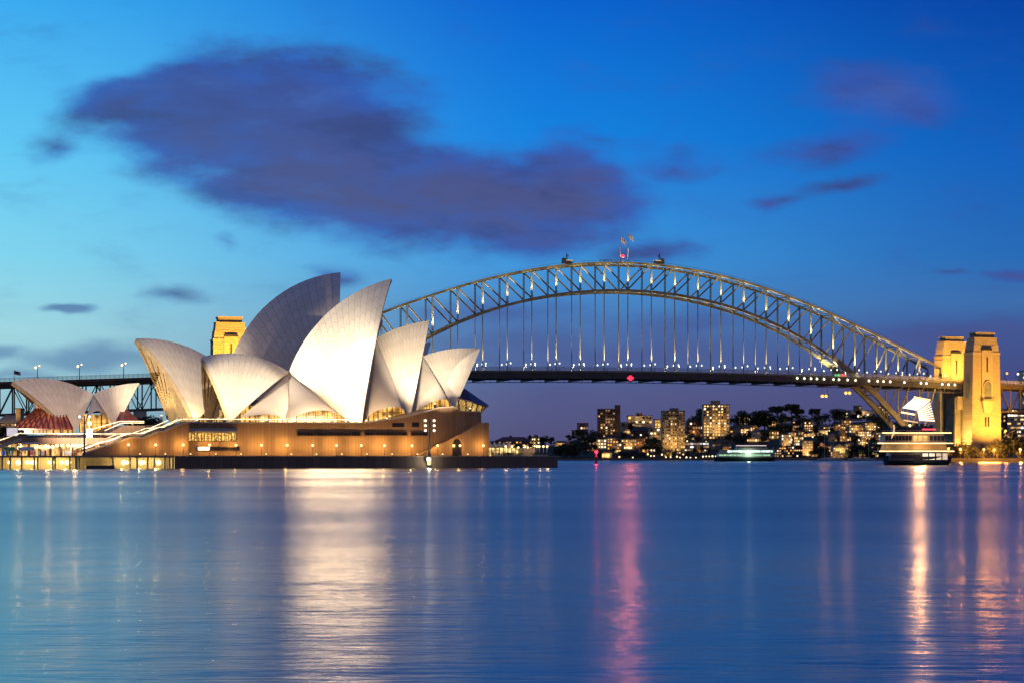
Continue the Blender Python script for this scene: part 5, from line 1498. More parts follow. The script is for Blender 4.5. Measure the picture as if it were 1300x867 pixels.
addbox(t, 'roof_house', (cx-0.5, fr+7, ev+2), (7, 6, 4), wcol('brick_wall', HCOL['brick']))
building(788, 808, 536, 547, 'cream', 3, 2, .05, 'plain cream house in front of the low cream block')
t, cx, fr, W, ev, zb = building(841, 869.5, 521.5, 576, 'tan', 11, 15, .13, 'tall pale concrete apartment tower with rows of small square windows', dim=.75, depth=20, wf=.5, spill=20000, **AP)
addbox(t, 'roof_house', (cx+1, fr+9, ev+1.6), (9, 10, 3.4), wcol('tan_wall', HCOL['tan']))
building(831, 841.5, 532, 545, 'tan', 3, 3, .55, 'small yellow lit block left of the pale concrete tower', mix=('amber','warm'))
building(825, 842, 543, 561, 'cream', 4, 4, .38, 'cream flats with warm windows below the yellow lit block', **AP)
building(801, 826, 541, 557, 'brown', 7, 3, .22, 'dark brown house with a broad hipped roof', roof='hip')
t, cx, fr, W, ev, zb = building(893, 926, 513.5, 557, 'tan', 9, 12, .42, 'brightest apartment tower, full of yellow windows with a lift core on top', dim=.6, depth=18, spill=16000, mix=('warm','amber','warm','white'), **AP)
addbox(t, 'lift_core', (cx-W*.02, fr+6, ev+2.4), (W*.33, 9, 5.2), wcol('tan_wall', HCOL['tan']))
for q in (-.17, .16): addbox(t, 'pier', (cx+W*q, fr-.3, (ev+zb)/2), (1.4, 1.2, ev-zb), wcol('tan_wall', HCOL['tan']))
building(872, 893, 535, 555, 'brick', 6, 4, .18, 'dark brick block left of the brightest tower', spill=2500, **AP)
building(868.5, 900, 561, 573, 'white', 8, 3, .55, 'white car park with lit open floors near the shore', mix=('white','strip','pale'), wf=.8, hf=.4, cat='car park', name='car_park')
building(904, 916, 559, 570, 'grey', 3, 2, .25, 'grey gabled house beside the white car park', roof='gable')
building(916.5, 929, 558, 569, 'grey', 3, 2, .1, 'second grey gabled house, nearer the bright tower base', roof='gable')
building(927, 941, 538, 549, 'cream', 4, 2, .1, 'cream house with a flat front right of the brightest tower', roof='gable', rc='grey')
building(937, 951, 528, 540, 'brown', 4, 3, .6, 'brown house with three rows of lit windows on the hill crest')
building(950, 963, 530, 542, 'brick', 4, 3, .2, 'dark brick house below the crest trees')
building(955, 968, 543, 557, 'white', 4, 3, .15, 'pale pediment house with an arched gable', roof='gable', rc='grey')
building(940, 956, 539, 547, 'cream', 5, 2, .2, 'long cream house between the brown house and the pediment house')
building(948, 964, 556, 561, 'dark', 6, 1, .8, 'low dark shop row with a string of warm windows')
building(976, 989, 547, 557, 'dark', 4, 2, .75, 'bar with a violet and amber lit front', mix=('amber','warm'))
building(992, 1004, 551, 566, 'cream', 4, 4, .5, 'cream terrace house at the left end of the bright cascade')
building(1001, 1011, 548.5, 563, 'tan', 4, 4, .7, 'tall bright terrace house in the middle of the cascade', spill=5000)
building(1008, 1020, 554, 569, 'tan', 5, 4, .75, 'bright terrace house with glaring windows in the cascade', mix=('warm','white','white'), spill=6000)
building(1018, 1032, 559, 578, 'cream', 5, 6, .7, 'lowest bright terrace house of the cascade, near the boats', mix=('warm','amber','white'), spill=4000)
building(983, 1001, 567, 580, 'grey', 6, 4, .22, 'grey shore flats left of the cascade', dim=.7, **AP)
building(1000, 1019, 566, 580, 'brown', 7, 4, .22, 'brown shore flats below the cascade', dim=.7, **AP)
building(1021, 1032, 535, 548, 'brown', 4, 4, .5, 'narrow brown house with stacked warm windows on the slope')
building(1006, 1017, 534, 541, 'dark', 3, 2, .2, 'dark house half hidden by crest trees')
building(1013, 1032, 547, 553, 'grey', 5, 1, .2, 'long grey house above the cascade')
t, cx, fr, W, ev, zb = building(1039, 1057, 538, 547, 'grey', 6, 2, .08, 'grey mansion with tall chimneys', dim=.8, roof='hip', rc='grey')
for q in (-.3, .05, .35): addbox(t, 'chimney', (cx+W*q, fr+6, ev+2.5), (1.2, 1.2, 6), wcol('grey_wall', HCOL['grey']))
building(1058, 1067, 534, 546, 'brick', 3, 3, .2, 'brick house with a porch light right of the mansion', roof='hip', spill=1500)
building(1068, 1081, 533, 541, 'dark', 4, 2, .5, 'dark flats with two rows of amber windows on the upper slope', mix=('amber',))
building(1078, 1096, 539, 549, 'tan', 7, 3, .5, 'tan flats stepped along the slope below the dark flats', **AP)
building(1066, 1076, 546, 560, 'brown', 3, 4, .35, 'tall brown house with yellow windows in a column', mix=('amber',))
building(1089, 1106, 547, 560, 'tan', 6, 4, .7, 'brightly lit restaurant house above the trees on the right slope', mix=('white','warm'), spill=9000)
building(1058, 1074, 563, 576, 'tan', 6, 4, .6, 'yellow lit boathouse behind the moored yachts', mix=('warm','amber','white'), spill=5000, roof='gable')
building(1074, 1084, 563, 576, 'grey', 3, 3, .5, 'grey house right of the yellow lit boathouse', mix=('warm',))
building(1052, 1063, 550, 560, 'grey', 3, 2, .2, 'green grey gabled house on the slope above the yachts', roof='gable', rc='grey')
building(1038, 1047, 561.5, 568, 'brick', 3, 1, .9, 'tiny brick house with one warm lit front above the yachts', roof='gable', rc='red')
building(1062, 1095, 526, 530.5, 'grey', 9, 1, .25, 'long low grey building along the hill crest', cat='building', name='building')
building(1080, 1112, 521, 528, 'white', 8, 2, .1, 'pale flat roofed building on the crest with one bright lamp', spill=1500, cat='building', name='building')
building(1086, 1094, 515, 523, 'brown', 2, 2, .1, 'small square brown block on top of the pale crest building', cat='building', name='building')
building(1098, 1112, 536, 546, 'tan', 5, 3, .4, 'tan house at the right end of the slope', spill=1500)
building(1116, 1130, 515, 530, 'grey', 5, 5, .45, 'grey flats seen under the bridge arch foot', mix=('white','warm'), **AP)
building(1112, 1124, 548, 562, 'brown', 4, 4, .45, 'brown flats beside the arch foot', **AP)
building(1104, 1116, 566, 580, 'grey', 5, 4, .3, 'grey shore house left of the big ferry')
building(1128, 1150, 548, 566, 'brown', 6, 4, .35, 'brown flats behind the big ferry deck', **AP)
building(733, 747, 537, 549, 'pink', 4, 3, .05, 'pink block on the low crest at the left end of the houses', cat='building', name='building')
building(726, 737, 546, 553, 'cream', 3, 1, .1, 'pale villa below the pink block')
building(704, 722, 559, 566, 'tan', 5, 2, .35, 'low tan pavilion with a lit forecourt left of the houses', spill=2500, roof='hip')
building(720, 738, 560, 566, 'dark', 5, 1, .4, 'low dark pavilion beside the tan one', spill=2500, roof='hip')
building(628, 676, 554, 570, 'brick', 11, 3, .18, 'long brick building under a dark red hipped roof behind the bar canopies', roof='hip', rc='red', depth=26, dim=.6, cat='building', name='building')
building(675, 685, 555, 568, 'dark', 4, 3, .8, 'small block with six bright yellow windows behind the headland lamps', mix=('warm','white'))
building(748, 770, 557, 569, 'grey', 6, 3, .5, 'grey terrace with two rows of lit windows above the red marker', mix=('warm','white'))
building(767, 785, 552, 562, 'dark', 5, 2, .35, 'dark house with a yellow lit eave at the foot of the brown tower', mix=('amber',), roof='hip')
building(771, 792, 562, 571, 'brown', 7, 2, .4, 'brown terrace row below the brown tower')
building(789, 808, 557, 570, 'tan', 7, 3, .45, 'tan terrace row with bright windows in the middle of the slope', spill=2500)
building(806, 820, 556, 568, 'brick', 5, 3, .4, 'brick terrace row right of the tan one')
building(812, 832, 569, 574, 'cream', 6, 1, .55, 'low cream boat club with a lit terrace', spill=2000)
building(764, 777, 574.5, 581, 'tan', 4, 1, .95, 'small kiosk with a glaring yellow front by the water', mix=('warm',), wf=.8, hf=.7, cat='kiosk', name='kiosk')
building(-6, 22.5, 526, 550, 'cream', 7, 3, .02, 'yellow floodlit sandstone building at the far left edge', Y=1085, dim=.9, roof='hip', rc='grey', depth=22, spill=9000, cat='building', name='building')
building(20, 26, 519, 548, 'tan', 1, 4, 0, 'narrow yellow stone chimney wing beside the sandstone building', Y=1080, dim=.3, depth=8, cat='building', name='building')
building(1279, 1312, 519, 566, 'white', 8, 9, .35, 'white office block with lit floors behind the right viaduct', Y=1600, mix=('white','warm','strip'), wf=.9, hf=.4, dim=.5, cat='offices', name='office_block')
building(1268.5, 1279, 521, 566, 'dark', 4, 9, .15, 'narrow dark block behind the right viaduct', Y=1580, dim=.5, cat='offices', name='office_block')
building(1298, 1320, 471, 566, 'white', 6, 18, .3, 'tall white tower cut by the right edge of the picture', Y=1680, dim=.5, cat='offices', name='office_block')

# smaller houses packed in between
rh = random.Random(23)
FREE = [(752,572),(783,575),(797,551),(812,563),(836,567),(848,579),(866,556),(880,558),(888,574),(921,571),(934,556),(945,552),(958,548),(970,560),(972,537),(982,541),(996,545),(1010,546),(1026,554),(1034,553),(1046,554),(1049,573),(1036,579),(1056,572),(1068,545),(1086,574),(1094,568),(1082,559),(1099,563),(1108,556),(1060,581),(1070,581),(1092,581),(1112,545),(741,567),(729,572)]
SEEN_H = {}
for (px, py) in FREE:
    w_ = rh.uniform(8, 14); h_ = rh.uniform(5.5, 9.5); col_ = rh.choice(('cream','tan','brown','grey','brick','white'))
    b = min(BLD, key=lambda b: (b[0]-px)**2 + 3*(b[1]-py)**2)
    rel = 'left of' if px < b[0]-b[3]*.3 else ('right of' if px > b[0]+b[3]*.3 else ('below' if py > b[1] else 'above'))
    short = ' '.join(w2 for w2 in b[2].split()[:5])
    for _ in range(3):
        for tail in (' with', ' and', ' a', ' the', ' in', ' of', ' at', ' on', ' its', ' lit', ' near', ' right', ' left', ' by'):
            if short.endswith(tail): short = short[:-len(tail)]
    rf_ = rh.choice(('gable', 'hip', 'flat'))
    lab = f"small {col_} {dict(gable='gabled', hip='hip roofed', flat='flat roofed')[rf_]} house {rel} the {short}"
    SEEN_H[lab] = SEEN_H.get(lab, 0)+1
    if SEEN_H[lab] > 1: lab = 'farther '+lab
    n_ = len(BLD)
    building(px-w_/2, px+w_/2, py-h_, py, col_, rh.choice((3, 4, 5)), 2 if h_ < 7.5 else 3, rh.uniform(.3, .6), lab, roof=rf_, mix=('warm', 'amber', 'warm', 'white'), depth=10)
    del BLD[n_:]
# ------------------------------------------------------------------ trees
def tree_proto(seed, kind, mat):
    rg = random.Random(seed)
    m = MB(); h = 1.0
    t = thing('tree', None, 'tree', (0, 0, 0))
    tr = MB(); th = 0.45 if kind != 'pine' else 0.62
    tr.tube((0,0,-0.15), (0.02,0.01,th*0.6), 0.045, 0.03, 6); tr.tube((0.02,0.01,th*0.6), (0,0,0.8), 0.03, 0.012, 6)
    cl = []
    nb = 12 if kind != 'pine' else 13
    for i in range(nb):
        a = rg.uniform(0, 6.28)
        if kind == 'pine': rr = rg.uniform(.02, .36); z = rg.choice((0.5, 0.66, 0.8, 0.9)) + rg.uniform(-.03, .03); rad = rg.uniform(.12, .2); fl = .42
        elif kind == 'tall': rr = rg.uniform(0, .22); z = rg.uniform(.3, .92); rad = rg.uniform(.12, .19); fl = 1.0
        else: rr = rg.uniform(.0, .42); z = rg.uniform(.32, .85)-rr*.35; rad = rg.uniform(.15, .26); fl = .8
        c = Vector((rr*math.cos(a), rr*math.sin(a), z)); cl.append((c, rad, fl))
        tr.tube((0.01, 0, min(z*0.75, .7)), c, 0.014, 0.005, 5)
    for c, rad, fl in cl: leafball(m, c, rad, 95, 0.042, rg, fl)
    m.build('crown', mat, t); tr.build('trunk', M['bark'], t)
    return t
PROTO = [tree_proto(1, 'round', M['leaf']), tree_proto(2, 'round', M['leaf']), tree_proto(3, 'pine', M['leaf']), tree_proto(4, 'tall', M['leaf']), tree_proto(5, 'round', M['leaf_b'])]
used = [False]*5
KIND = ['rounded dark tree', 'bushy dark tree', 'umbrella shaped pine', 'slim upright tree', 'olive green tree']
LABS = {}
def put_tree(px, py_base, py_top, k, wide=1.0, Y=None, where=None, group='dark trees on the far shore'):
    if Y is None: p = on_hill(px, py_base)
    else: p = px3(px, py_base, Y)
    h = (py_base-py_top)/FPX*p.y
    base = Vector((p.x, p.y, CAMH + (HZ-py_base)/FPX*p.y - 0.5))
    if used[k]: o = copy_tree(PROTO[k])
    else: o = PROTO[k]; used[k] = True
    o.location = base; o.scale = (h*wide, h*wide, h*1.06); o.rotation_euler = (0, 0, rng.uniform(0, 6.28))
    if where is None:
        b = min(BLD, key=lambda b: ((b[0]-px)**2 + 4*(b[1]-(py_base+py_top)/2)**2))
        rel = 'left of' if px < b[0]-b[3]*.35 else ('right of' if px > b[0]+b[3]*.35 else ('below' if (py_base+py_top)/2 > b[1] else 'above'))
        short = ' '.join(w_ for w_ in b[2].split()[:6])
        for tail in (' with', ' and', ' a', ' the', ' in', ' of', ' at', ' two', ' under', ' by', ' on', ' right', ' left', ' near', ' above', ' below', ' its', ' lit', ' behind', ' stacked', ' beside', ' small', ' full'):
            if short.endswith(tail): short = short[:-len(tail)]
        where = f"{rel} the {short}"
    lab = f"{KIND[k]} {where}"
    n = LABS.get(lab, 0); LABS[lab] = n+1
    if n:
        lab = f"{['smaller','lower','farther','nearer','fuller','thinner','darker','rounder','shorter','broader'][n-1] if n < 11 else 'another'} {lab}"
    tag(o, lab, 'tree', group)
    return o
KEY = [(875, 548, 529, 1), (884, 547, 525, 0), (890, 546, 520, 3), (944, 545, 518.5, 0, .9), (936, 545, 523, 1), (950, 545, 521, 1), (963, 545, 519, 0), (971, 545, 518, 0), (979, 545, 522, 1), (987, 546, 516, 2), (994, 545, 521, 1), (1005, 544, 513.5, 2), (1011, 544, 519, 2),
       (1019, 544, 524, 1), (1034, 545, 519, 2, .8), (1038, 546, 524, 0), (1059, 534, 517, 0), (1066, 534, 516, 1), (1073, 534, 518, 0), (1048, 536, 522, 1), (829, 574, 552, 0, 1.1), (836, 576, 560, 4), (820, 576, 561, 1), (712, 580, 563, 0, 1.2), (720, 581, 560, 1, 1.2),
       (728, 581, 558, 0, 1.3), (736, 581, 556, 1, 1.2), (744, 577, 549, 0), (752, 560, 543, 1), (740, 556, 544, 0), (733, 555, 545, 3), (722, 560, 550, 0), (728, 558, 551, 1), (700, 565, 553, 0), (693, 566, 550.5, 1), (687, 566, 553, 0), (680, 560, 549.5, 1, .7), (672, 562, 552, 3), (625, 568, 558, 0), (648, 556, 551, 1), (706, 581, 566, 4, 1.3),
       (786, 581, 571, 0, 1.4), (795, 582, 571, 1, 1.4), (804, 582, 570, 0, 1.4), (814, 582, 572, 1, 1.3), (856, 578, 571, 4, 1.6), (848, 579, 572, 4, 1.3), (935, 565, 549, 4), (943, 566, 548, 0), (926, 562, 549, 1), (951, 556, 546, 4), (891, 575, 563, 4), (882, 577, 566, 1), (900, 576, 567, 4), (908, 563, 556, 0), (873, 578, 570, 4, 1.3), (973, 558, 543, 1), (968, 565, 552, 0), (980, 553, 540, 4),
       (990, 552, 538, 0), (997, 550, 535, 1), (1003, 549, 536, 4), (1012, 549, 539, 1), (1036, 556, 540, 3), (1042, 562, 548, 0), (1047, 562, 549, 1), (1037, 573, 557, 1), (1042, 581, 565, 0, 1.2), (1034, 581, 567, 1), (1050, 581, 567, 3), (1056, 549, 541, 1), (1086, 562, 550, 0), (1081, 582, 566, 1, 1.2), (1088, 582, 561, 0, 1.3), (1095, 582, 562, 1, 1.3), (1101, 582, 564, 0, 1.2), (1108, 570, 553, 0),
       (1104, 536, 526, 1), (1112, 545, 523, 0, 1.2), (1118, 546, 527, 1, 1.2), (1097, 534, 527, 3), (1124, 582, 560, 0, 1.3), (1130, 580, 556, 1, 1.3), (1116, 582, 563, 1), (861, 547, 535, 1), (878, 561, 548, 1), (886, 562, 550, 4), (902, 531, 523, 0), (780, 552, 541, 1), (792, 558, 547, 0), (756, 573, 561, 1), (762, 580, 570, 0), (779, 576, 567, 4), (1140, 552, 536, 0, 1.2), (1150, 556, 538, 1, 1.2), (1160, 560, 541, 0, 1.2), (1170, 566, 545, 1, 1.2)]
for q in KEY: put_tree(*q)
# park trees under the right tower, lit by the path lamps
for i, (px, pb, pt, k, wd) in enumerate([(1200, 582, 568, 0, 1.0), (1208, 582, 562, 1, 1.0), (1216, 582, 563, 4, 1.0), (1225, 582, 560, 4, 1.0), (1235, 582, 564, 0, 1.0), (1258, 582, 563, 4, 1.0), (1266, 581, 557, 4, 1.0), (1274, 581, 558, 0, 1.0), (1283, 581, 552, 4, 1.0), (1293, 581, 551, 1, 1.0), (1302, 581, 553, 4, 1.1), (1288, 571, 544, 4, .9), (1245, 583, 570, 4, 1.2), (1271, 583, 569, 1, 1.1)]):
    put_tree(px, pb, pt, k, wd, Y=1316+ (i*5) % 14, where=f"in the lamplit park at the right tower, {ORD[i]} of the row", group='park trees by the right tower')
for i, (px, pb, pt, k) in enumerate([(3, 558, 538, 0), (31, 548, 531, 1), (43, 545, 527, 3), (14, 556, 541, 4), (184, 548, 526, 0), (176, 548, 528, 1), (192, 548, 523.5, 1), (167, 548, 531, 0)]):
    put_tree(px, pb, pt, k, 1.1, Y=1050, where=('by the sandstone building, ' if px < 60 else 'in the gap between the small shells and the ribbed shell, ') + ORD[i % 4] + ' one', group='trees behind the headland')

# ------------------------------------------------------------------ shore lamps
sl = lamp_proto('street_lamp', M['bulb_warm'], 5.0, 0.9)
pts = [(822, 577), (826, 579, ), (830, 579), (840, 577.5), (845, 580.5), (851, 580.5), (859, 580), (863, 581), (867, 577), (871, 581), (876, 581), (883, 581), (892, 580), (896, 579.5), (900, 579.5), (904, 579.5), (908, 579.5), (895, 566), (872, 560.5), (896, 561), (803, 581), (786, 580.5), (757, 549), (755, 552.5), (878, 551), (878, 543), (875, 537), (1031, 555), (1060, 537), (1052, 547), (1074, 525.5), (968, 560)]
for i, (px, py) in enumerate(pts):
    p = on_hill(px, py+2.5)
    o = sl if i == 0 else copy_tree(sl)
    k_ = 0.8 if i % 3 else 1.05
    o.location = (p.x, p.y-4, CAMH+(HZ-py)/FPX*p.y-5.0*k_); o.scale = (k_, k_, k_)
    b = min(BLD, key=lambda b: (b[0]-px)**2+(b[1]-py)**2)
    LABS[('L',b[2])] = LABS.get(('L',b[2]),-1)+1
    tag(o, f"warm street lamp on the far shore, near the "+(' '.join(b[2].split()[:5])).replace(' with','')+["",", taller",", nearer",", smaller"][min(3,LABS[('L',b[2])])], 'street lamp', 'far shore lamps')
for i, (px, py, Y) in enumerate(((1204, 570.5, 1310), (1219, 571, 1310), (1249, 571.5, 1310), (1262, 572, 1312), (1276.5, 548, 1330), (1295, 571.5, 1306))):
    p = px3(px, py, Y)
    t = copy_tree(sl, (p.x, p.y, p.z-5.2), parent=None); WLOC[t.name] = Vector((p.x, p.y, p.z-5.2))
    for c in t.children:
        if c.name.startswith('globe'): c.data = c.data.copy(); c.data.materials[0] = M['bulb_orange']
    tag(t, f"orange lamp in the park below the right tower, {ORD[i]} from the left", 'street lamp', 'orange park lamps')
    lamp('POINT', 'glow', Vector((p.x, p.y-2.0, p.z)), (7000, 16000, 46000, 34000, 9000, 22000)[i], (1.0, 0.36, 0.07), t, radius=(4.5 if i in (2, 3) else 0.9))

# ------------------------------------------------------------------ red channel marker
p = px3(757, 588, 970)
t = thing('channel_marker', 'red channel marker on a pile with a glowing red lamp', 'channel marker', (p.x, 970, 0))
m = MB(); m.tube((p.x, 970, -2), (p.x, 970, 3.4), 0.75, 0.6, 10); m.build('pile', pm('red_marker_paint', (0.25, 0.02, 0.02), 0.5, 0.2, 2), t)
m = MB(); m.lathe((p.x, 970, 3.4), [(1.2, 0), (1.2, 0.25), (0.35, 0.3), (0.3, 2.0)], 10); m.build('platform', M['post'], t)
m = MB(); m.ball((p.x, 970, 6.2), 0.95, 10); m.build('lens', M['bulb_red'], t)
lamp('POINT', 'glow', (p.x, 968.4, 6.2), 2200, (1.0, 0.03, 0.08), t, radius=0.6)

# ------------------------------------------------------------------ yachts
def hull(mb, c, L, Bm, H, ax=(Vector((1,0,0)), Vector((0,1,0))), sheer=0.25, n=10, bow=1, blunt=0.35):
    c = Vector(c); X, Yv = ax; secs = []
    for i in range(n+1):
        u = i/n; hb = Bm/2*(min(1.0, (1-u)*2.2)**0.6 if u > .5 else (blunt + (1-blunt)*min(1, u*3)**.7)); hb = max(hb, 0.02)
        x = (u-.5)*L*bow; sh = H*(1+sheer*(2*u-1)**2*(1 if u > .5 else .3))
        secs.append([c+X*x+Yv*(-hb)+UP*sh, c+X*(x*0.97)+Yv*(-hb*.8)+UP*(0.2*H), c+X*(x*.94)+UP*(-0.3*H), c+X*(x*0.97)+Yv*(hb*.8)+UP*(0.2*H), c+X*x+Yv*hb+UP*sh])
    mb.grid(secs, 0, None, False)
    for i in range(n): mb.face([secs[i][0], secs[i+1][0], secs[i+1][4], secs[i][4]])
    mb.face(secs[0]); mb.face(secs[-1])
M['hull_white'] = pm('white_hull', (0.55, 0.53, 0.50), 0.35, 0.1, 0.5)
M['hull_blue'] = pm('navy_hull', (0.03, 0.035, 0.07), 0.35, 0.2, 0.5)
for i, (px, py, L, d_) in enumerate([(1046, 554, 13, 'thick single mast'), (1054, 559.5, 11, 'taller of two close masts'), (1056.8, 560.5, 12, 'right of two close masts'), (1064.5, 569, 8, 'short mast beside the paired masts'), (1089.5, 570, 9, 'thin low mast'), (1102, 559, 13, 'tall pale mast nearest the big ferry'), (1083, 573, 9, 'stubby mast among low cruisers')]):
    Y = 1800 - i*9; x = (px-650)/FPX*Y; mh = CAMH+(HZ-py)/FPX*Y
    t = thing('yacht', f"moored white yacht with a {d_}", 'yacht', (x, Y, 0), 0, 'yachts moored on the far shore')
    m = MB(); hull(m, (x, Y, 0.2), L, 3.4, 1.5, bow=1 if i % 2 else -1); m.build('hull', M['hull_white'], t)
    m = MB(); m.prism([(x-L*.2, Y-1.2, 1.6), (x+L*.18, Y-1.2, 1.6), (x+L*.10, Y-1.1, 2.7), (x-L*.18, Y-1.1, 2.7)], off=(0, 2.3, 0)); m.build('cabin', M['hull_white'], t)
    m = MB(); m.tube((x+.6, Y, 1.6), (x+.6, Y, mh), 0.42 if i in (0, 5) else .25, 0.15, 6); m.bar((x+.6, Y, mh*.6), (x+1.7, Y, mh*.6), .1); m.bar((x+.6, Y, mh*.6), (x-.5, Y, mh*.6), .1); m.build('mast', M['fence'], t)
    m = MB(); m.bar((x+.6, Y, 3.0), (x+.6-L*.38*(1 if i % 2 else -1), Y, 2.9), .35, .45); m.build('boom', M['white_cloth'], t)

# ------------------------------------------------------------------ ferries
def ferry_small():
    Y = 1480; x0, x1 = (905-650)/FPX*Y, (985-650)/FPX*Y; cx = (x0+x1)/2; L = x1-x0
    t = thing('ferry', 'low white and green lit ferry crossing in front of the far shore', 'ferry', (cx, Y, 0))
    X = Vector((1,0,0)); Yv = Vector((0,1,0))
    m = MB(); hull(m, (cx, Y, 0.3), L, 11, 3.2, sheer=.15, bow=1); m.build('hull', M['hull_green'], t)
    def deck(z, h, f0, f1, mat, nm='deckhouse', b=9.5, rake=1.5):
        a, c = x0+L*f0, x0+L*f1
        m = MB(); m.prism([(a, Y-b/2, z), (c, Y-b/2, z), (c-rake, Y-b/2, z+h), (a+rake, Y-b/2, z+h)], off=(0, b, 0)); return m.build(nm, mat, t)
    d1 = deck(3.6, 2.6, .05, .93, M['ferry_white']); d2 = deck(6.6, 2.6, .10, .97, M['ferry_white']); d3 = deck(9.6, 2.4, .35, .86, M['ferry_white'], 'upper_deckhouse')
    def strip(z, h, f0, f1, mat, par, yo):
        m = MB(); a, c = x0+L*f0, x0+L*f1; n = max(2, int((c-a)/2.0))
        for i in range(n): 
            m = MB() if i == 0 else m
            m.box((a+(c-a)*(i+.5)/n, Y-yo, z), ((c-a)/n*.78, .25, h))
        return m.build('window_band', mat, par)
    strip(5.0, 1.2, .08, .90, M['ferry_green_glow'], d1, 4.85); strip(8.0, 1.5, .22, .94, M['ferry_white_glow'], d2, 4.85); strip(10.9, .9, .38, .82, M['dark_glass'], d3, 4.85)
    for z, f0, f1 in ((3.5, .03, .95), (6.35, .08, .98), (9.4, .10, .98)):
        m = MB(); m.box((x0+L*(f0+f1)/2, Y, z), (L*(f1-f0), 10.6, .3)); m.build('deck', M['ferry_white'], t)
    m = MB(); m.box((x0+L*.60, Y, 12.4), (L*.5, 7, .35)); rf = m.build('roof', M['ferry_white'], t)
    m = MB(); m.bar((x0+L*.36, Y-3.6, 12.7), (x0+L*.84, Y-3.6, 12.7), .3); m.build('light_strip', em('pink_white_strip', (1.0, .72, .70), 1.6), rf)
    m = MB(); m.tube((x0+L*.52, Y, 12.5), (x0+L*.51, Y, 16.5), .2); m.bar((x0+L*.50, Y, 15.4), (x0+L*.53, Y, 15.4), .12); m.build('mast', M['post'], t)
    m = MB()
    for i in range(26):
        a = x0+L*(.10+.86*i/25); m.bar((a, Y-5.2, 6.5), (a, Y-5.2, 7.5), .08)
    m.bar((x0+L*.1, Y-5.2, 7.5), (x0+L*.96, Y-5.2, 7.5), .1); m.build('rail', M['fence'], t)
    lamp('POINT', 'glow', (x0+L*.55, Y-9, 6.5), 2000, (.8, 1.0, .75), t, radius=1.0)
M['hull_green'] = pm('dark_green_hull', (0.03, 0.07, 0.05), .4, .2, .4)
M['ferry_white'] = pm('ferry_pale_paint', (0.42, 0.46, 0.42), .5, .1, .4)
M['ferry_green_glow'] = em('green_lit_saloon', (.50, .95, .55), .75, .5, .4)
M['ferry_white_glow'] = em('white_lit_saloon', (.78, 1.0, .95), 1.8, .5, .35)
ferry_small()

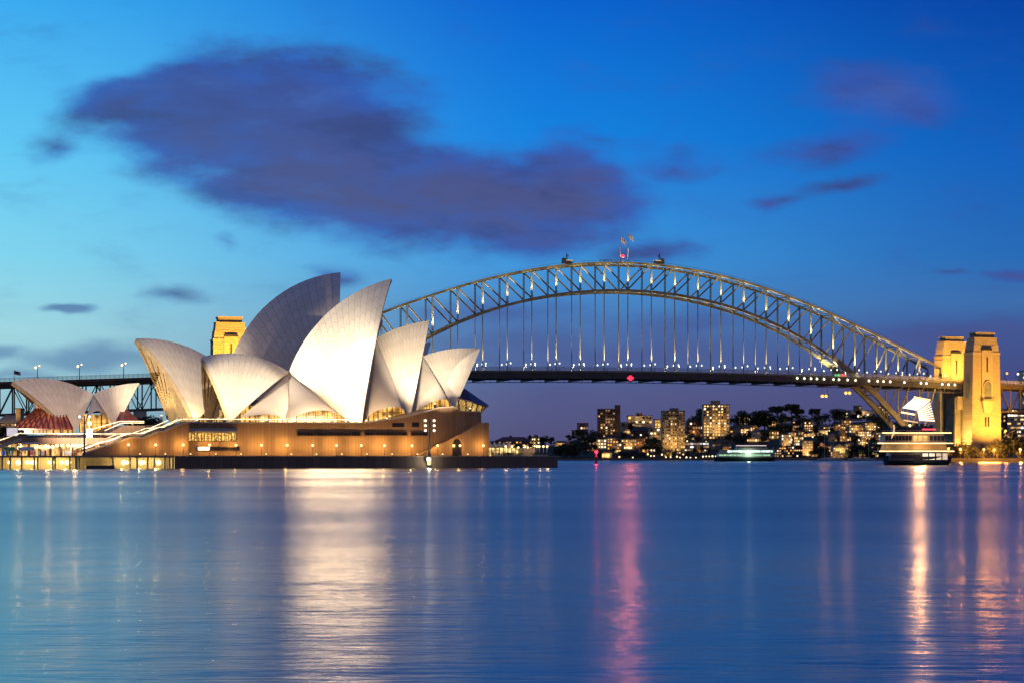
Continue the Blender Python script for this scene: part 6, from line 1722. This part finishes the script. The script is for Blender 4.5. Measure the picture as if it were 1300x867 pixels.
def ferry_big():
    Y = 815; px_ = lambda p: (p-650)/FPX*Y; zz = lambda r: CAMH+(HZ-r)/FPX*Y
    x0, x1 = px_(1109), px_(1210); L = x1-x0; cx = (x0+x1)/2
    t = thing('cruise_ferry', 'big cruise ferry with three orange lit decks and a slanted white light trail on top', 'ferry', (cx, Y, 0))
    m = MB(); hull(m, (px_(1163), Y, 0.2), px_(1207)-px_(1122), 12, 3.6, sheer=.12, bow=-1, blunt=.8); m.build('hull', M['hull_blue'], t)
    wh = pm('cruise_pale_paint', (0.40, 0.34, 0.30), .5, .1, .4)
    def house(f0, f1, r0, r1, b, mat, nm='deckhouse', rk=1.0):
        m = MB(); m.prism([(px_(f0), Y-b/2, zz(r0)), (px_(f1), Y-b/2, zz(r0)), (px_(f1)-rk, Y-b/2, zz(r1)), (px_(f0)+rk, Y-b/2, zz(r1))], off=(0, b, 0)); return m.build(nm, mat, t)
    h1 = house(1126, 1200, 584, 573, 10.5, M['hull_blue'])
    h2 = house(1120, 1200, 571.5, 563, 10, M['cruise_glow_dim'])
    h3 = house(1118, 1198, 561.5, 550, 9, wh)
    h4 = house(1132, 1180, 547.5, 540.5, 7, M['hull_blue'], 'wheelhouse', 1.6)
    for f0, f1, r, b in ((1112, 1208, 572.2, 12), (1110, 1207, 562.2, 11.4), (1116, 1205, 549.2, 10.6)):
        m = MB(); m.box(((px_(f0)+px_(f1))/2, Y, zz(r)), (px_(f1)-px_(f0), b, .45)); d = m.build('deck', wh, t)
        m = MB(); m.box(((px_(f0)+px_(f1))/2, Y-b/2-.1, zz(r)-.05), (px_(f1)-px_(f0)-.6, .22, .42)); m.build('light_strip', M['orange_strip'], d)
        m = MB(); n = 22
        for i in range(n+1):
            a = px_(f0)+(px_(f1)-px_(f0))*i/n; m.bar((a, Y-b/2+.1, zz(r)), (a, Y-b/2+.1, zz(r)+1.1), .07)
        m.bar((px_(f0), Y-b/2+.1, zz(r)+1.1), (px_(f1), Y-b/2+.1, zz(r)+1.1), .09); m.build('rail', M['fence'], d)
    def panes(par, f0, f1, r0, r1, b, n, mat):
        for i in range(n):
            m = MB(); a = px_(f0)+(px_(f1)-px_(f0))*(i+.5)/n; m.box((a, Y-b/2-.08, (zz(r0)+zz(r1))/2), ((px_(f1)-px_(f0))/n*.8, .2, zz(r1)-zz(r0))); m.build('window', mat, par)
    panes(h1, 1167, 1184, 583, 575, 10.5, 2, M['cruise_white']); panes(h1, 1184.5, 1200, 583, 575, 10.5, 2, M['cruise_peach']); panes(h1, 1128, 1165, 581, 577, 10.5, 8, M['dark_glass'])
    panes(h3, 1121, 1155, 559.5, 553, 9, 8, M['dark_glass']); panes(h3, 1156, 1175, 560, 552.5, 9, 3, M['cruise_glow']); panes(h3, 1177, 1196, 559.5, 553, 9, 4, M['hull_blue'])
    panes(h2, 1122, 1150, 570.5, 565, 10, 8, M['cruise_glow_dim2']); 
    panes(h4, 1135, 1148, 545.5, 542, 7, 3, M['dark_glass'])
    m = MB(); m.box((px_(1176.5), Y-4.3, zz(544.8)), (px_(1185)-px_(1168), .25, .55)); m.build('red_light', em('red_strip_lamp', (1, .05, .08), 2.2), t)
    # curved boarding davit at the bow
    m = MB(); pts_ = [Vector((px_(1129+3.5*math.sin(i/6*2.2)), Y-4.5, zz(556-17*i/6))) for i in range(7)]
    for a, b in zip(pts_[:-1], pts_[1:]): m.tube(a, b, .3, n=6)
    m.build('davit', M['orange_strip_dim'], t)
    m = MB(); m.tube((px_(1195), Y-3, zz(562)), (px_(1195), Y-3, zz(497)), .32, .2, 8); m.build('mast', M['mast_lit'], t)
    # slanted and striped panels on struts, standing in for blurred lamp trails
    def quad(nm, pts, mat, dy, y=-2.0):
        m = MB(); m.prism([(px_(a), Y+y, zz(b)) for a, b in pts], off=(0, dy, 0)); return m.build(nm, mat, t)
    quad('slanted_trail_panel', [(1144.5, 517.5), (1159, 505), (1179.5, 509), (1163.5, 521)], M['panel_white'], .5)
    st = quad('striped_trail_panel', [(1163.8, 522), (1179.6, 510), (1186, 535.5), (1166, 533.5)], M['stripe_dark'], .5, -1.6)
    for i in range(8):
        u = (i+.5)/8; a0 = 1163.8+(1166-1163.8)*u; b0 = 522+(533.5-522)*u; a1 = 1179.6+(1186-1179.6)*u; b1 = 510+(535.5-510)*u
        m = MB(); m.bar((px_(a0), Y-1.75, zz(b0)), (px_(a1), Y-1.75, zz(b1)), .3, .5); m.build('lamp_row', M['panel_white'], st)
    m = MB(); m.bar((px_(1159), Y-2.2, zz(503.6)), (px_(1179.5), Y-2.2, zz(507.6)), .4, .5); m.build('light_strip', M['orange_strip'], t)
    m = MB(); m.bar((px_(1143), Y-2, zz(523)), (px_(1160), Y-2, zz(526)), .4, .6); m.build('light_strip', M['orange_strip'], t)
    m = MB(); m.bar((px_(1146), Y-2, zz(533)), (px_(1164), Y-2, zz(536)), .35, .5); m.build('light_strip', M['orange_strip_dim'], t)
    m = MB()
    for a, b in (((1146, 518), (1150, 541)), ((1164, 521), (1160, 541)), ((1166, 533), (1168, 541)), ((1185, 535), (1178, 541)), ((1155, 528), (1163.5, 536)), ((1144, 513), (1150.5, 498)), ((1180, 508), (1184, 497))):
        m.bar((px_(a[0]), Y-1.2, zz(a[1])), (px_(b[0]), Y-1.2, zz(b[1])), .3)
    m.build('strut', M['mast_lit'], t)
    m = MB(); m.ball((px_(1153), Y-3.2, zz(540)), .7, 8); m.build('lamp', M['bulb_warm'], t)
    lamp('SPOT', 'added_water_glow', (px_(1163), Y-6, zz(517)), 24000, (1.0, .46, .17), t, (px_(1163), Y-60, zz(517)-6), 110, .5, 1.8)  # added spot that throws the orange column onto the water
    lamp('POINT', 'deck_glow', (px_(1165), Y-11, zz(567)), 3500, (1.0, .55, .2), t, radius=1.2)
M['cruise_glow'] = em('amber_lit_saloon', (1.0, .60, .15), .95, .6, .35)
M['cruise_glow_dim'] = em('glowing_saloon_wall', (1.0, .5, .12), .24, .6, .3, base=(.2,.12,.06))  # amber lamplight put into the deckhouse wall as its own glow
M['cruise_glow_dim2'] = em('dim_saloon_window', (1.0, .55, .14), .35, .6, .3)
M['cruise_white'] = em('cream_lit_window', (1.0, .84, .60), 1.15, .2, .3)
M['cruise_peach'] = em('peach_lit_window', (1.0, .72, .52), .75, .3, .3)
M['orange_strip'] = em('orange_deck_strip', (1.0, .62, .24), 3.2, .3, .3)
M['orange_strip_dim'] = em('orange_dim_strip', (1.0, .58, .22), 1.0, .4, .3)
M['panel_white'] = em('white_trail_panel', (1.0, .84, .60), 1.9, .15, .3)
M['stripe_dark'] = em('orange_trail_back', (1.0, .45, .15), .35, .2, .3)
M['mast_lit'] = pm('buff_mast_paint', (0.45, 0.33, 0.15), .5, .1, .5)
ferry_big()
